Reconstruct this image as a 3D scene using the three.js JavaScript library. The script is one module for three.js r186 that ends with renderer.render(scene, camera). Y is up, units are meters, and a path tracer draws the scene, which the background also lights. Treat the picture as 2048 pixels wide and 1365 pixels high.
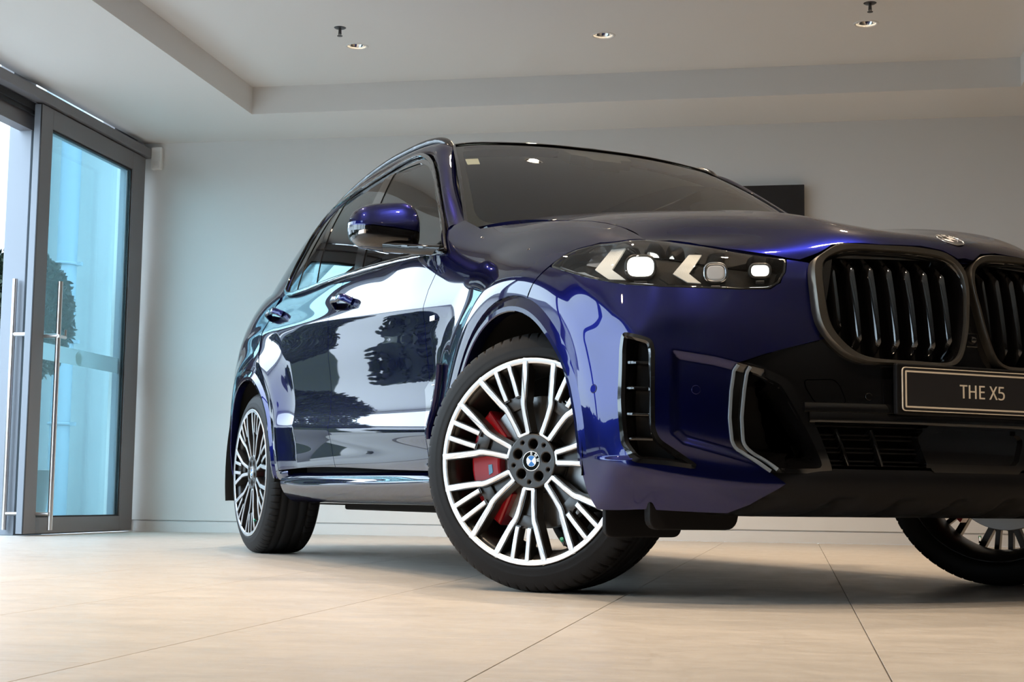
import * as THREE from 'three';
import { RoundedBoxGeometry } from 'three/addons/geometries/RoundedBoxGeometry.js';
import { mergeGeometries, toCreasedNormals } from 'three/addons/utils/BufferGeometryUtils.js';
import { FontLoader } from 'three/addons/loaders/FontLoader.js';
import { TextGeometry } from 'three/addons/geometries/TextGeometry.js';
import { RectAreaLightUniformsLib } from 'three/addons/lights/RectAreaLightUniformsLib.js';

// ---------------------------------------------------------------- camera, sky, exposure
// x runs along the back wall, z towards the photographer; the floor point under the car's front axle is the origin
const scene = new THREE.Scene();
const camera = new THREE.PerspectiveCamera(2 * Math.atan(682.5 / 3026.1) * 180 / Math.PI, 2048 / 1365, .05, 200);
camera.position.set(.0123, .2623, 4.8487);
camera.up.set(.0067, .9944, .1054);
camera.lookAt(.0123 - .1842 * 5, .2623 + .1042 * 5, 4.8487 - .9773 * 5);
const renderer = new THREE.WebGLRenderer({ antialias: true });
renderer.toneMapping = THREE.LinearToneMapping;
renderer.toneMappingExposure = 1.06;
renderer.shadowMap.enabled = true;
RectAreaLightUniformsLib.init();
// ---------------------------------------------------------------- helpers
const V3 = (x, y, z) => new THREE.Vector3(x, y, z);
let seed = 7;
const rnd = () => { seed = (seed * 16807) % 2147483647; return seed / 2147483647; };
const lerp = (a, b, t) => a + (b - a) * t;
const clamp = (x, a, b) => Math.min(b, Math.max(a, x));
const sstep = (a, b, x) => { const t = clamp((x - a) / (b - a), 0, 1); return t * t * (3 - 2 * t); };
const taken = {};
function numbered(n) { const k = taken[n] = (taken[n] ?? -1) + 1; return k ? `${n}_${String(k).padStart(3, '0')}` : n; }
function shadows(o) { o.castShadow = o.receiveShadow = true; return o; }
function part(name, geo, mat, parent, label) {
  const g = Array.isArray(geo) ? merge(geo) : geo;
  const m = shadows(new THREE.Mesh(g, mat)); m.name = name; if (label) m.userData.label = label;
  parent.add(m); return m;
}
function thing(name, label, category, pos = [0, 0, 0], turn = 0, group) {
  const o = new THREE.Group(); o.name = numbered(name); o.position.set(...pos); o.rotation.y = turn;
  o.userData = { label, category }; if (group) o.userData.group = group;
  scene.add(o); return o;
}
function single(name, geo, mat, label, category, group) {
  const m = part(numbered(name), geo, mat, scene); m.userData = { label, category }; if (group) m.userData.group = group; return m;
}
function structure(name, geo, mat, label) {
  const m = part(name, geo, mat, scene); m.userData = { kind: 'structure' }; if (label) m.userData.label = label; return m;
}
function merge(list) {
  const l = list.map(g => { const h = g.index ? g.toNonIndexed() : g.clone(); for (const k of Object.keys(h.attributes)) if (!['position', 'normal', 'uv'].includes(k)) h.deleteAttribute(k);
    if (!h.attributes.normal) h.computeVertexNormals();
    if (!h.attributes.uv) h.setAttribute('uv', new THREE.BufferAttribute(new Float32Array(h.attributes.position.count * 2), 2)); return h; });
  return mergeGeometries(l);
}
function box(x0, x1, y0, y1, z0, z1, r = 0) {
  const w = Math.abs(x1 - x0), h = Math.abs(y1 - y0), d = Math.abs(z1 - z0);
  const g = r ? new RoundedBoxGeometry(w, h, d, 2, Math.min(r, w / 2.01, h / 2.01, d / 2.01)) : new THREE.BoxGeometry(w, h, d);
  return g.translate((x0 + x1) / 2, (y0 + y1) / 2, (z0 + z1) / 2);
}
function rodGeo(a, b, r, seg = 16, r2 = r) {
  const A = V3(...a), B = V3(...b), d = B.clone().sub(A), g = new THREE.CylinderGeometry(r2, r, d.length(), seg);
  g.applyQuaternion(new THREE.Quaternion().setFromUnitVectors(V3(0, 1, 0), d.normalize()));
  return g.translate((a[0] + b[0]) / 2, (a[1] + b[1]) / 2, (a[2] + b[2]) / 2);
}
function mirrorZ(g) {
  const h = g.clone(); h.applyMatrix4(new THREE.Matrix4().makeScale(1, 1, -1));
  if (h.index) { const a = h.index.array; for (let i = 0; i < a.length; i += 3) { const t = a[i]; a[i] = a[i + 2]; a[i + 2] = t; } }
  else for (const k of Object.keys(h.attributes)) { const at = h.attributes[k], n = at.itemSize; for (let i = 0; i < at.count; i += 3) for (let c = 0; c < n; c++) { const t = at.array[i * n + c]; at.array[i * n + c] = at.array[(i + 2) * n + c]; at.array[(i + 2) * n + c] = t; } }
  return h;
}
function spline(t, v) {                      // natural cubic spline
  const n = t.length, m = new Float64Array(n);
  if (n > 2) {
    const a = [], b = [], c = [], d = [];
    for (let i = 1; i < n - 1; i++) { const h0 = t[i] - t[i - 1], h1 = t[i + 1] - t[i]; a.push(h0); b.push(2 * (h0 + h1)); c.push(h1); d.push(6 * ((v[i + 1] - v[i]) / h1 - (v[i] - v[i - 1]) / h0)); }
    for (let i = 1; i < b.length; i++) { const w = a[i] / b[i - 1]; b[i] -= w * c[i - 1]; d[i] -= w * d[i - 1]; }
    for (let i = b.length - 1; i >= 0; i--) m[i + 1] = (d[i] - (i < b.length - 1 ? c[i] * m[i + 2] : 0)) / b[i];
  }
  return x => {
    let k = 0; while (k < n - 2 && x > t[k + 1]) k++;
    const h = t[k + 1] - t[k], A = (t[k + 1] - x) / h, B = (x - t[k]) / h;
    return A * v[k] + B * v[k + 1] + ((A * A * A - A) * m[k] + (B * B * B - B) * m[k + 1]) * h * h / 6;
  };
}
const curve1 = pts => { const f = spline(pts.map(p => p[0]), pts.map(p => p[1])), a = pts[0][0], b = pts[pts.length - 1][0]; return x => f(clamp(x, a, b)); };
// smooth polyline through points, n samples per span
function smooth(pts, n = 6, closed = false) {
  const c = new THREE.CatmullRomCurve3(pts.map(p => V3(p[0], p[1], p[2] ?? 0)), closed, 'centripetal');
  const k = (closed ? pts.length : pts.length - 1) * n, out = [];
  for (let i = 0; i < (closed ? k : k + 1); i++) { const q = c.getPoint(i / k); out.push([q.x, q.y, q.z]); }
  return out;
}
// round the corners of a 2-D polygon (third entry of a point: its radius)
function roundPoly(poly, r, seg = 4) {
  const out = [], n = poly.length;
  for (let i = 0; i < n; i++) {
    const p = poly[i], a = poly[(i + n - 1) % n], b = poly[(i + 1) % n], R = p[2] ?? r;
    const da = [a[0] - p[0], a[1] - p[1]], db = [b[0] - p[0], b[1] - p[1]], la = Math.hypot(...da), lb = Math.hypot(...db);
    const t = Math.min(R, la * .48, lb * .48); if (t < 1e-6) { out.push([p[0], p[1]]); continue; }
    const A = [p[0] + da[0] / la * t, p[1] + da[1] / la * t], B = [p[0] + db[0] / lb * t, p[1] + db[1] / lb * t];
    for (let s = 0; s <= seg; s++) { const q = s / seg, w0 = (1 - q) * (1 - q), w1 = 2 * q * (1 - q), w2 = q * q; out.push([A[0] * w0 + p[0] * w1 + B[0] * w2, A[1] * w0 + p[1] * w1 + B[1] * w2]); }
  }
  return out;
}
function inPoly(poly, x, y) {
  let c = false;
  for (let i = 0, j = poly.length - 1; i < poly.length; j = i++) { const a = poly[i], b = poly[j]; if ((a[1] > y) !== (b[1] > y) && x < (b[0] - a[0]) * (y - a[1]) / (b[1] - a[1]) + a[0]) c = !c; }
  return c;
}
function polyDist(poly, x, y) {              // signed distance, negative inside
  let d = 1e9;
  for (let i = 0, j = poly.length - 1; i < poly.length; j = i++) {
    const a = poly[j], b = poly[i], ex = b[0] - a[0], ey = b[1] - a[1], l = ex * ex + ey * ey || 1e-12, t = clamp(((x - a[0]) * ex + (y - a[1]) * ey) / l, 0, 1);
    d = Math.min(d, Math.hypot(x - a[0] - ex * t, y - a[1] - ey * t));
  }
  return inPoly(poly, x, y) ? -d : d;
}
// a smooth surface through a net of points, sampled as a fine grid
class Patch {
  constructor(net, nu, nv, disp, sign = 1, sym) {
    const ni = net.length, nj = net[0].length, U = [0], W = [0];
    for (let i = 1; i < ni; i++) { let s = 0; for (let j = 0; j < nj; j++) s += Math.hypot(...[0, 1, 2].map(k => net[i][j][k] - net[i - 1][j][k])); U.push(U[i - 1] + s / nj); }
    for (let j = 1; j < nj; j++) { let s = 0; for (let i = 0; i < ni; i++) s += Math.hypot(...[0, 1, 2].map(k => net[i][j][k] - net[i][j - 1][k])); W.push(W[j - 1] + s / ni); }
    Object.assign(this, { nu, nv, U: U[ni - 1], V: W[nj - 1], U0: U, V0: W });
    const rows = [0, 1, 2].map(k => W.map((_, j) => spline(U, net.map(c => c[j][k]))));
    const P = this.P = new Float64Array((nu + 1) * (nv + 1) * 3);
    for (let i = 0; i <= nu; i++) {
      const u = i / nu * this.U;
      for (let k = 0; k < 3; k++) { const f = spline(W, rows[k].map(r => r(u))); for (let j = 0; j <= nv; j++) P[(i * (nv + 1) + j) * 3 + k] = f(j / nv * this.V); }
    }
    this.sign = sign; this.sym = sym; this.normals();
    if (disp) {
      const Q = new Float64Array(P.length);
      for (let i = 0; i <= nu; i++) for (let j = 0; j <= nv; j++) {
        const o = (i * (nv + 1) + j) * 3, d = disp(P[o], P[o + 1], P[o + 2], i / nu * this.U, j / nv * this.V, this.N[o], this.N[o + 1], this.N[o + 2]);
        const dd = typeof d === 'number' ? [this.N[o] * d, this.N[o + 1] * d, this.N[o + 2] * d] : d;
        for (let k = 0; k < 3; k++) Q[o + k] = P[o + k] + dd[k];
      }
      this.P = Q; this.normals();
    }
  }
  normals() {
    const { nu, nv, P, sign } = this, N = this.N = new Float64Array(P.length), id = (i, j) => (i * (nv + 1) + j) * 3;
    for (let i = 0; i <= nu; i++) for (let j = 0; j <= nv; j++) {
      const a = id(Math.min(nu, i + 1), j), b = id(Math.max(0, i - 1), j), c = id(i, Math.min(nv, j + 1)), d = id(i, Math.max(0, j - 1));
      const e = [0, 1, 2].map(k => P[a + k] - P[b + k]), f = [0, 1, 2].map(k => P[c + k] - P[d + k]);
      const n = [e[1] * f[2] - e[2] * f[1], e[2] * f[0] - e[0] * f[2], e[0] * f[1] - e[1] * f[0]], l = sign / (Math.hypot(...n) || 1), o = id(i, j);
      if ((this.sym === 'i' && i === 0) || (this.sym === 'j' && j === 0)) { n[2] = 0; const q = Math.hypot(...n) || 1; N[o] = n[0] * sign / q; N[o + 1] = n[1] * sign / q; continue; }
      N[o] = n[0] * l; N[o + 1] = n[1] * l; N[o + 2] = n[2] * l;
    }
  }
  at(u, v) {
    const { nu, nv } = this, a = clamp(u / this.U * nu, 0, nu), b = clamp(v / this.V * nv, 0, nv), i = Math.min(nu - 1, Math.floor(a)), j = Math.min(nv - 1, Math.floor(b)), s = a - i, t = b - j;
    const o = [[i, j, (1 - s) * (1 - t)], [i + 1, j, s * (1 - t)], [i, j + 1, (1 - s) * t], [i + 1, j + 1, s * t]], p = [0, 0, 0], n = [0, 0, 0];
    for (const [x, y, w] of o) { const q = (x * (nv + 1) + y) * 3; for (let k = 0; k < 3; k++) { p[k] += this.P[q + k] * w; n[k] += this.N[q + k] * w; } }
    const l = Math.hypot(...n) || 1; return { p, n: n.map(x => x / l) };
  }
  off(u, v, d) { const { p, n } = this.at(u, v); return [p[0] + n[0] * d, p[1] + n[1] * d, p[2] + n[2] * d]; }
  // (u, v) of the grid point nearest to p
  near(p) { let best = 1e9, bi = 0, bj = 0; const { nu, nv, P } = this; for (let i = 0; i <= nu; i++) for (let j = 0; j <= nv; j++) { const o = (i * (nv + 1) + j) * 3, d = (P[o] - p[0]) ** 2 + (P[o + 1] - p[1]) ** 2 + (P[o + 2] - p[2]) ** 2; if (d < best) { best = d; bi = i; bj = j; } } return [bi / nu * this.U, bj / nv * this.V]; }
  // piece of the surface inside a polygon of (u, v); edges folded in by depth
  panel(poly, { depth = .012, offset = 0, step = 1, holes = [] } = {}) {
    const nu = Math.ceil(this.nu / step), nv = Math.ceil(this.nv / step), du = this.U / nu, dv = this.V / nv;
    let pl = poly.map(p => [clamp(p[0], 0, this.U), clamp(p[1], 0, this.V)]);
    const area = q => q.reduce((s, p, i) => { const r = q[(i + 1) % q.length]; return s + p[0] * r[1] - r[0] * p[1]; }, 0);
    if (area(pl) < 0) pl.reverse();
    for (const h0 of holes) {                 // a hole hangs on a doubled edge
      const h = h0.map(p => [p[0], p[1]]); if (area(h) > 0) h.reverse();
      let bi = 0, bj = 0, bd = 1e9; pl.forEach((p, i) => h.forEach((q, j) => { const d = Math.hypot(p[0] - q[0], p[1] - q[1]); if (d < bd) { bd = d; bi = i; bj = j; } }));
      pl = [...pl.slice(0, bi + 1), ...h.slice(bj), ...h.slice(0, bj + 1), ...pl.slice(bi)];
    }
    const state = new Uint8Array(nu * nv);
    for (let k = 0; k < pl.length; k++) { const a = pl[k], b = pl[(k + 1) % pl.length], n = Math.ceil(Math.max(Math.abs(a[0] - b[0]) / du, Math.abs(a[1] - b[1]) / dv) * 6) + 1; for (let s = 0; s <= n; s++) { const x = clamp(Math.floor(lerp(a[0], b[0], s / n) / du), 0, nu - 1), y = clamp(Math.floor(lerp(a[1], b[1], s / n) / dv), 0, nv - 1); state[x * nv + y] = 2; } }
    const pos = [], nor = [], uv = [], idx = [], map = new Map();
    const vert = (u, v) => { const key = Math.round(u * 2e5) + ':' + Math.round(v * 2e5); let k = map.get(key); if (k === undefined) { const { p, n } = this.at(u, v); k = pos.length / 3; pos.push(p[0] + n[0] * offset, p[1] + n[1] * offset, p[2] + n[2] * offset); nor.push(...n); uv.push(u, v); map.set(key, k); } return k; };
    const flip = this.sign < 0, tri = (a, b, c) => { if (a === b || b === c || a === c) return; flip ? idx.push(a, c, b) : idx.push(a, b, c); };
    const u0 = Math.min(...pl.map(p => p[0])), u1 = Math.max(...pl.map(p => p[0]));
    for (let i = Math.max(0, Math.floor(u0 / du) - 1); i < Math.min(nu, Math.ceil(u1 / du) + 1); i++) {
      let strip = null;
      for (let j = 0; j < nv; j++) {
        const st = state[i * nv + j], a = i * du, b = a + du, c = j * dv, d = c + dv;
        if (st === 2) {
          strip ??= cut(cut(pl, 0, a, 1), 0, b, -1);
          const q = dedupe(cut(cut(strip, 1, c, 1), 1, d, -1)); if (q.length < 3) continue;
          const vs = q.map(p => new THREE.Vector2(p[0], p[1]));
          for (const f of THREE.ShapeUtils.triangulateShape(vs, [])) { const [A, B, C] = f.map(k => q[k]), ar = (B[0] - A[0]) * (C[1] - A[1]) - (B[1] - A[1]) * (C[0] - A[0]); if (Math.abs(ar) < 1e-10) continue; const [x, y, z] = [vert(...A), vert(...B), vert(...C)]; ar > 0 ? tri(x, y, z) : tri(x, z, y); }
        } else if (inPoly(pl, (a + b) / 2, (c + d) / 2)) { const w = vert(a, c), x = vert(b, c), y = vert(b, d), z = vert(a, d); tri(w, x, y); tri(w, y, z); }
      }
    }
    if (depth) {
      const edges = new Map(); for (let k = 0; k < idx.length; k += 3) for (let e = 0; e < 3; e++) { const a = idx[k + e], b = idx[k + (e + 1) % 3], key = a < b ? a + ':' + b : b + ':' + a; edges.has(key) ? edges.set(key, null) : edges.set(key, [a, b]); }
      for (const e of edges.values()) if (e) {
        const P = e.map(k => [0, 1, 2].map(c => pos[k * 3 + c])), Nn = e.map(k => [0, 1, 2].map(c => nor[k * 3 + c])), I = P.map((p, q) => p.map((x, c) => x - Nn[q][c] * depth));
        const t = P[1].map((x, c) => x - P[0][c]), m = [t[1] * Nn[0][2] - t[2] * Nn[0][1], t[2] * Nn[0][0] - t[0] * Nn[0][2], t[0] * Nn[0][1] - t[1] * Nn[0][0]], l = Math.hypot(...m) || 1, s = pos.length / 3;
        for (const q of [P[0], P[1], I[1], I[0]]) { pos.push(...q); nor.push(m[0] / l, m[1] / l, m[2] / l); uv.push(0, 0); }
        idx.push(s, s + 3, s + 1, s + 1, s + 3, s + 2);
      }
    }
    const g = new THREE.BufferGeometry(); g.setAttribute('position', new THREE.Float32BufferAttribute(pos, 3)); g.setAttribute('normal', new THREE.Float32BufferAttribute(nor, 3)); g.setAttribute('uv', new THREE.Float32BufferAttribute(uv, 2)); g.setIndex(idx);
    return g;
  }
}
function cut(poly, ax, val, sg) { const out = [], n = poly.length; for (let i = 0; i < n; i++) { const a = poly[i], b = poly[(i + 1) % n], da = (a[ax] - val) * sg, db = (b[ax] - val) * sg; if (da >= 0) out.push(a); if ((da > 0 && db < 0) || (da < 0 && db > 0)) { const t = da / (da - db), q = [a[0] + (b[0] - a[0]) * t, a[1] + (b[1] - a[1]) * t]; q[ax] = val; out.push(q); } } return out; }
function dedupe(p) { return p.filter((a, i) => { const b = p[(i + 1) % p.length]; return Math.abs(a[0] - b[0]) + Math.abs(a[1] - b[1]) > 1e-7; }); }
// sweep a closed or open profile [[side, out], ...] along points that carry a normal; side = tangent x normal
function sweep(path, prof, { closed = false, closedProf = true, scale } = {}) {
  const n = path.length, m = prof.length, pos = [], idx = [];
  for (let i = 0; i < n; i++) {
    const a = path[closed ? (i + n - 1) % n : Math.max(0, i - 1)].p, b = path[closed ? (i + 1) % n : Math.min(n - 1, i + 1)].p, N = V3(...path[i].n).normalize();
    const T = V3(b[0] - a[0], b[1] - a[1], b[2] - a[2]).normalize(), S = T.clone().cross(N).normalize(), M = S.clone().cross(T).normalize(), k = scale ? scale(i / (n - 1)) : 1;
    for (const [s, o] of prof) pos.push(path[i].p[0] + S.x * s * k + M.x * o * k, path[i].p[1] + S.y * s * k + M.y * o * k, path[i].p[2] + S.z * s * k + M.z * o * k);
  }
  const mm = closedProf ? m : m - 1, nn = closed ? n : n - 1;
  for (let i = 0; i < nn; i++) for (let j = 0; j < mm; j++) { const a = i * m + j, b = i * m + (j + 1) % m, c = ((i + 1) % n) * m + (j + 1) % m, d = ((i + 1) % n) * m + j; idx.push(a, b, c, a, c, d); }
  if (!closed && closedProf) for (let j = 1; j < m - 1; j++) { idx.push(0, j + 1, j); const e = (n - 1) * m; idx.push(e, e + j, e + j + 1); }
  const g = new THREE.BufferGeometry(); g.setAttribute('position', new THREE.Float32BufferAttribute(pos, 3)); g.setIndex(idx);
  return toCreasedNormals(g, .7);
}
const sect = (w, h, r = .3, seg = 3) => roundPoly([[-w / 2, 0], [w / 2, 0], [w / 2, h], [-w / 2, h]], Math.min(w, h) * r, seg);
// path on a patch from (u, v) points
const onPatch = (P, uv, d = 0) => uv.map(([u, v]) => { const q = P.at(u, v); return { p: q.p.map((x, k) => x + q.n[k] * d), n: q.n }; });
// resample a 2-D polyline
function resample(pts, step, closed = false) {
  const out = [], n = closed ? pts.length : pts.length - 1;
  for (let i = 0; i < n; i++) { const a = pts[i], b = pts[(i + 1) % pts.length], l = Math.hypot(b[0] - a[0], b[1] - a[1]), k = Math.max(1, Math.round(l / step)); for (let s = 0; s < k; s++) out.push([lerp(a[0], b[0], s / k), lerp(a[1], b[1], s / k)]); }
  if (!closed) out.push(pts[pts.length - 1]); return out;
}
function offsetPoly(poly, d) {                // grow (d > 0) or shrink a closed 2-D polygon
  const n = poly.length; let ar = 0; for (let i = 0; i < n; i++) { const a = poly[i], b = poly[(i + 1) % n]; ar += a[0] * b[1] - b[0] * a[1]; }
  const s = Math.sign(ar);
  return poly.map((p, i) => { const a = poly[(i + n - 1) % n], b = poly[(i + 1) % n]; let e = [p[0] - a[0], p[1] - a[1]], f = [b[0] - p[0], b[1] - p[1]]; const le = Math.hypot(...e) || 1, lf = Math.hypot(...f) || 1; e = [e[1] / le * s, -e[0] / le * s]; f = [f[1] / lf * s, -f[0] / lf * s]; const m = [e[0] + f[0], e[1] + f[1]], l = Math.max(.35, (m[0] * m[0] + m[1] * m[1]) / 2); return [p[0] + m[0] / l * d, p[1] + m[1] / l * d]; });
}
// solid between an outline and its copy: outline [[x, y]] in a plane, extruded along +z with a small bevel
function slab(outline, depth, bevel = 0, holes = []) {
  const sh = new THREE.Shape(outline.map(p => new THREE.Vector2(p[0], p[1]))); for (const h of holes) sh.holes.push(new THREE.Path(h.map(p => new THREE.Vector2(p[0], p[1]))));
  return new THREE.ExtrudeGeometry(sh, { depth: depth - 2 * bevel, bevelEnabled: bevel > 0, bevelThickness: bevel, bevelSize: bevel, bevelOffset: -bevel, bevelSegments: 2, curveSegments: 8 }).translate(0, 0, bevel);
}
// ---------------------------------------------------------------- daylight
scene.background = new THREE.Color(.68, .84, 1.0); scene.backgroundIntensity = 7.2;

// ---------------------------------------------------------------- procedural textures and materials
function noiseTex(size, fn, srgb = true) {
  const d = new Uint8Array(size * size * 4);
  for (let y = 0; y < size; y++) for (let x = 0; x < size; x++) { const c = fn(x / size, y / size), o = (y * size + x) * 4; for (let k = 0; k < 3; k++) d[o + k] = clamp(Math.round((Array.isArray(c) ? c[k] : c) * 255), 0, 255); d[o + 3] = 255; }
  const t = new THREE.DataTexture(d, size, size); t.wrapS = t.wrapT = THREE.RepeatWrapping; t.magFilter = THREE.LinearFilter; t.minFilter = THREE.LinearMipmapLinearFilter; t.generateMipmaps = true; if (srgb) t.colorSpace = THREE.SRGBColorSpace; t.needsUpdate = true; return t;
}
function periodic(n, sd) {                    // tiling value noise with n cells
  let s = sd; const r = () => { s = (s * 16807) % 2147483647; return s / 2147483647; }, g = Array.from({ length: n * n }, r);
  return (u, v) => { const x = u * n, y = v * n, i = Math.floor(x), j = Math.floor(y), a = sstep(0, 1, x - i), b = sstep(0, 1, y - j), q = (p, w) => g[((w % n + n) % n) * n + ((p % n + n) % n)]; return lerp(lerp(q(i, j), q(i + 1, j), a), lerp(q(i, j + 1), q(i + 1, j + 1), a), b); };
}
const n8 = periodic(8, 11), n24 = periodic(24, 12), n64 = periodic(64, 13), n128 = periodic(128, 14);
const std = o => new THREE.MeshStandardMaterial(o), phys = o => new THREE.MeshPhysicalMaterial(o);
const lin = (r, g, b) => new THREE.Color().setRGB(r, g, b);
const M = {
  wall: std({ color: lin(.74, .73, .71), roughness: .85, bumpMap: noiseTex(256, (u, v) => .5 * n64(u, v) + .5 * n128(u, v), false), bumpScale: .0004 }),
  ceiling: std({ color: lin(.76, .75, .73), roughness: .9 }),
  grout: std({ color: lin(.10, .095, .085), roughness: .9 }),
  frame: std({ color: lin(.215, .205, .215), roughness: .45, metalness: .3 }),
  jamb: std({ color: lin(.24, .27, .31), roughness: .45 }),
  steel: std({ color: lin(.72, .71, .70), roughness: .28, metalness: 1 }),
  rubber: std({ color: lin(.012, .012, .013), roughness: .6 }),
  clear: phys({ color: lin(.95, .97, .97), transmission: 1, thickness: 0, roughness: 0, ior: 1.5 }),
  pane: phys({ color: lin(.72, .90, .93), transmission: 1, thickness: 0, roughness: 0, ior: 1.5 }),
  frosted: phys({ color: lin(.82, .86, .88), transmission: .55, thickness: 0, roughness: 1 }),
  white: std({ color: lin(.82, .82, .80), roughness: .5 }),
  ring: std({ color: lin(.80, .79, .77), roughness: .35, metalness: .2 }),
  gunmetal: std({ color: lin(.09, .09, .095), roughness: .35, metalness: .9 }),
  chrome: std({ color: lin(.80, .80, .81), roughness: .12, metalness: 1 }),
  bulb: std({ color: lin(.9, .85, .75), emissive: lin(1, .80, .55), emissiveIntensity: 14 }),
  screenBlack: phys({ color: lin(.012, .012, .014), roughness: .25 }),
  outWall: std({ color: lin(.40, .45, .47), roughness: .8 }),
  outColumn: std({ color: lin(.62, .64, .64), roughness: .7 }),
  facade: std({ color: lin(.74, .74, .75), roughness: .8 }),
  outPipe: std({ color: lin(.20, .28, .34), roughness: .6 }),
  outGround: std({ color: lin(.42, .41, .39), roughness: .9 }),
  leaf: std({ color: lin(.014, .030, .014), roughness: .6, side: THREE.DoubleSide }),  // green darkened for the shade leaves cast on each other
  bark: std({ color: lin(.12, .08, .05), roughness: .9 }),
  pot: std({ color: lin(.25, .25, .26), roughness: .7 }),
};
const tileTex = [0, 1, 2].map(k => noiseTex(512, (u, v) => {
  const m = k !== 1 ? 0 : n24(u + k * .37, v + k * .21) > .80 ? sstep(.80, .9, n24(u + k * .37, v + k * .21)) * (n128(u * .5, v * 2) > .72 ? .05 : n128(u * .5 + .4, v * 2) < .2 ? -.07 : 0) : 0, a = n8(u + k * .31, v * 2 + k * .17), b = n24(u * .5 + k * .2, v * 3), c = n128(u, v), q = 1 + .035 * (a - .5) + .04 * (b - .5) + .02 * (c - .5) + m;
  return [.695 * q, .668 * q, .635 * q];
}));
const tileRough = noiseTex(512, (u, v) => { const s = n24(u, v) * .5 + n64(u, v) * .5; return .40 + .16 * (s - .5) + (n128(u, v) > .93 && n24(u + .3, v) > .6 ? .2 : 0); }, false);
const tileMats = tileTex.map(t => std({ map: t, roughnessMap: tileRough, roughness: 1 }));

// ---------------------------------------------------------------- the room
const XL = -4.70, ZB = -5.42, XR = 16, ZF = 24, SOFF = 2.838, REC = 3.025;
const floor = structure('floor', [box(XL - .2, XR, -.2, -.012, ZB - .2, ZF)], M.grout, 'beige polished porcelain tiled showroom floor');
{
  const gx = .61, gz = 1.22;
  const field = part('tile_field', [box(4.45, XR, -.012, 0, ZB, ZF), box(XL, 4.45, -.012, 0, 5.57, ZF)], tileMats[0], floor); { const p = field.geometry.attributes.position, uv = field.geometry.attributes.uv; for (let i = 0; i < p.count; i++) uv.setXY(i, p.getX(i) / 1.22, p.getZ(i) / 1.22); }
  const tile = (w, d) => { const g = new RoundedBoxGeometry(w, .012, d, 1, .0008), p = g.attributes.position, uv = g.attributes.uv; for (let i = 0; i < p.count; i++) uv.setXY(i, p.getX(i) / 1.22 + .5, p.getZ(i) / 1.22 + .5); return g; };
  const full = tile(gx - .0022, gz - .0022), cache = {};
  for (let i = -8; i <= 7; i++) {
    const x0 = Math.max(XL, .15 + gx * (i - 1)), x1 = Math.min(4.45, .15 + gx * i); if (x1 - x0 < .03) continue;
    const off = 1.395 + [0, .61][((i % 2) + 2) % 2] ;
    for (let j = -8; j <= 8; j++) {
      const z0 = Math.max(ZB, off + gz * (j - 1)), z1 = Math.min(5.57, off + gz * j); if (z1 - z0 < .02) continue;
      const w = x1 - x0 - .0022, d = z1 - z0 - .0022, key = w.toFixed(3) + d.toFixed(3), g = cache[key] ??= tile(w, d);
      const m = part('tile', g, tileMats[(i * 5 + j * 3 + 60) % 3], floor); m.position.set((x0 + x1) / 2, -.006, (z0 + z1) / 2); m.rotation.y = 0;
    }
  }
}
structure('wall_back', [box(XL - .2, XR, .084, 3.3, ZB - .2, ZB), box(XL - .2, XR, 0, .084, ZB - .2, ZB - .012)], M.wall, 'plain off-white painted back wall');
structure('baseboard_back', box(XL + .04, XR, 0, .074, ZB - .012, ZB, .001), M.wall, 'flush white skirting below a thin shadow gap');
structure('wall_right', box(XR, XR + .2, 0, 3.3, ZB - .2, ZF), M.wall);
structure('wall_front', box(XL - .2, XR + .2, 0, 3.3, ZF, ZF + .2), M.wall);
const DLX = [-2.63, -1.105, .425], DLZ = [-3.885, -2.35, -.82, .72, 2.25], DL2 = [-2.4, .7].map(z => [3.4, z]);
const hole = (x, z) => Array.from({ length: 32 }, (_, k) => [x + .058 * Math.cos(k * Math.PI / 16), z + .058 * Math.sin(k * Math.PI / 16)]);
const plate = (pts, y, h, holes) => slab(pts, h, 0, holes).rotateX(Math.PI / 2).translate(0, y + h, 0);   // outline in x, z
structure('ceiling', plate([[XL - .2, ZB - .2], [1.6, ZB - .2], [1.6, ZF], [XL - .2, ZF]], REC, .25, DLZ.flatMap(z => DLX.map(x => hole(x, z)))), M.ceiling, 'white plaster ceiling with a recessed tray');
structure('trim_1', [box(XL, 1.39, SOFF, REC, ZB, -4.69), box(XL, -3.60, SOFF, REC, -4.69, ZF), plate([[1.39, ZB], [XR, ZB], [XR, ZF], [1.39, ZF]], SOFF, .437, DL2.map(p => hole(...p)))], M.ceiling, 'lowered plaster border round the ceiling tray');
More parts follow.
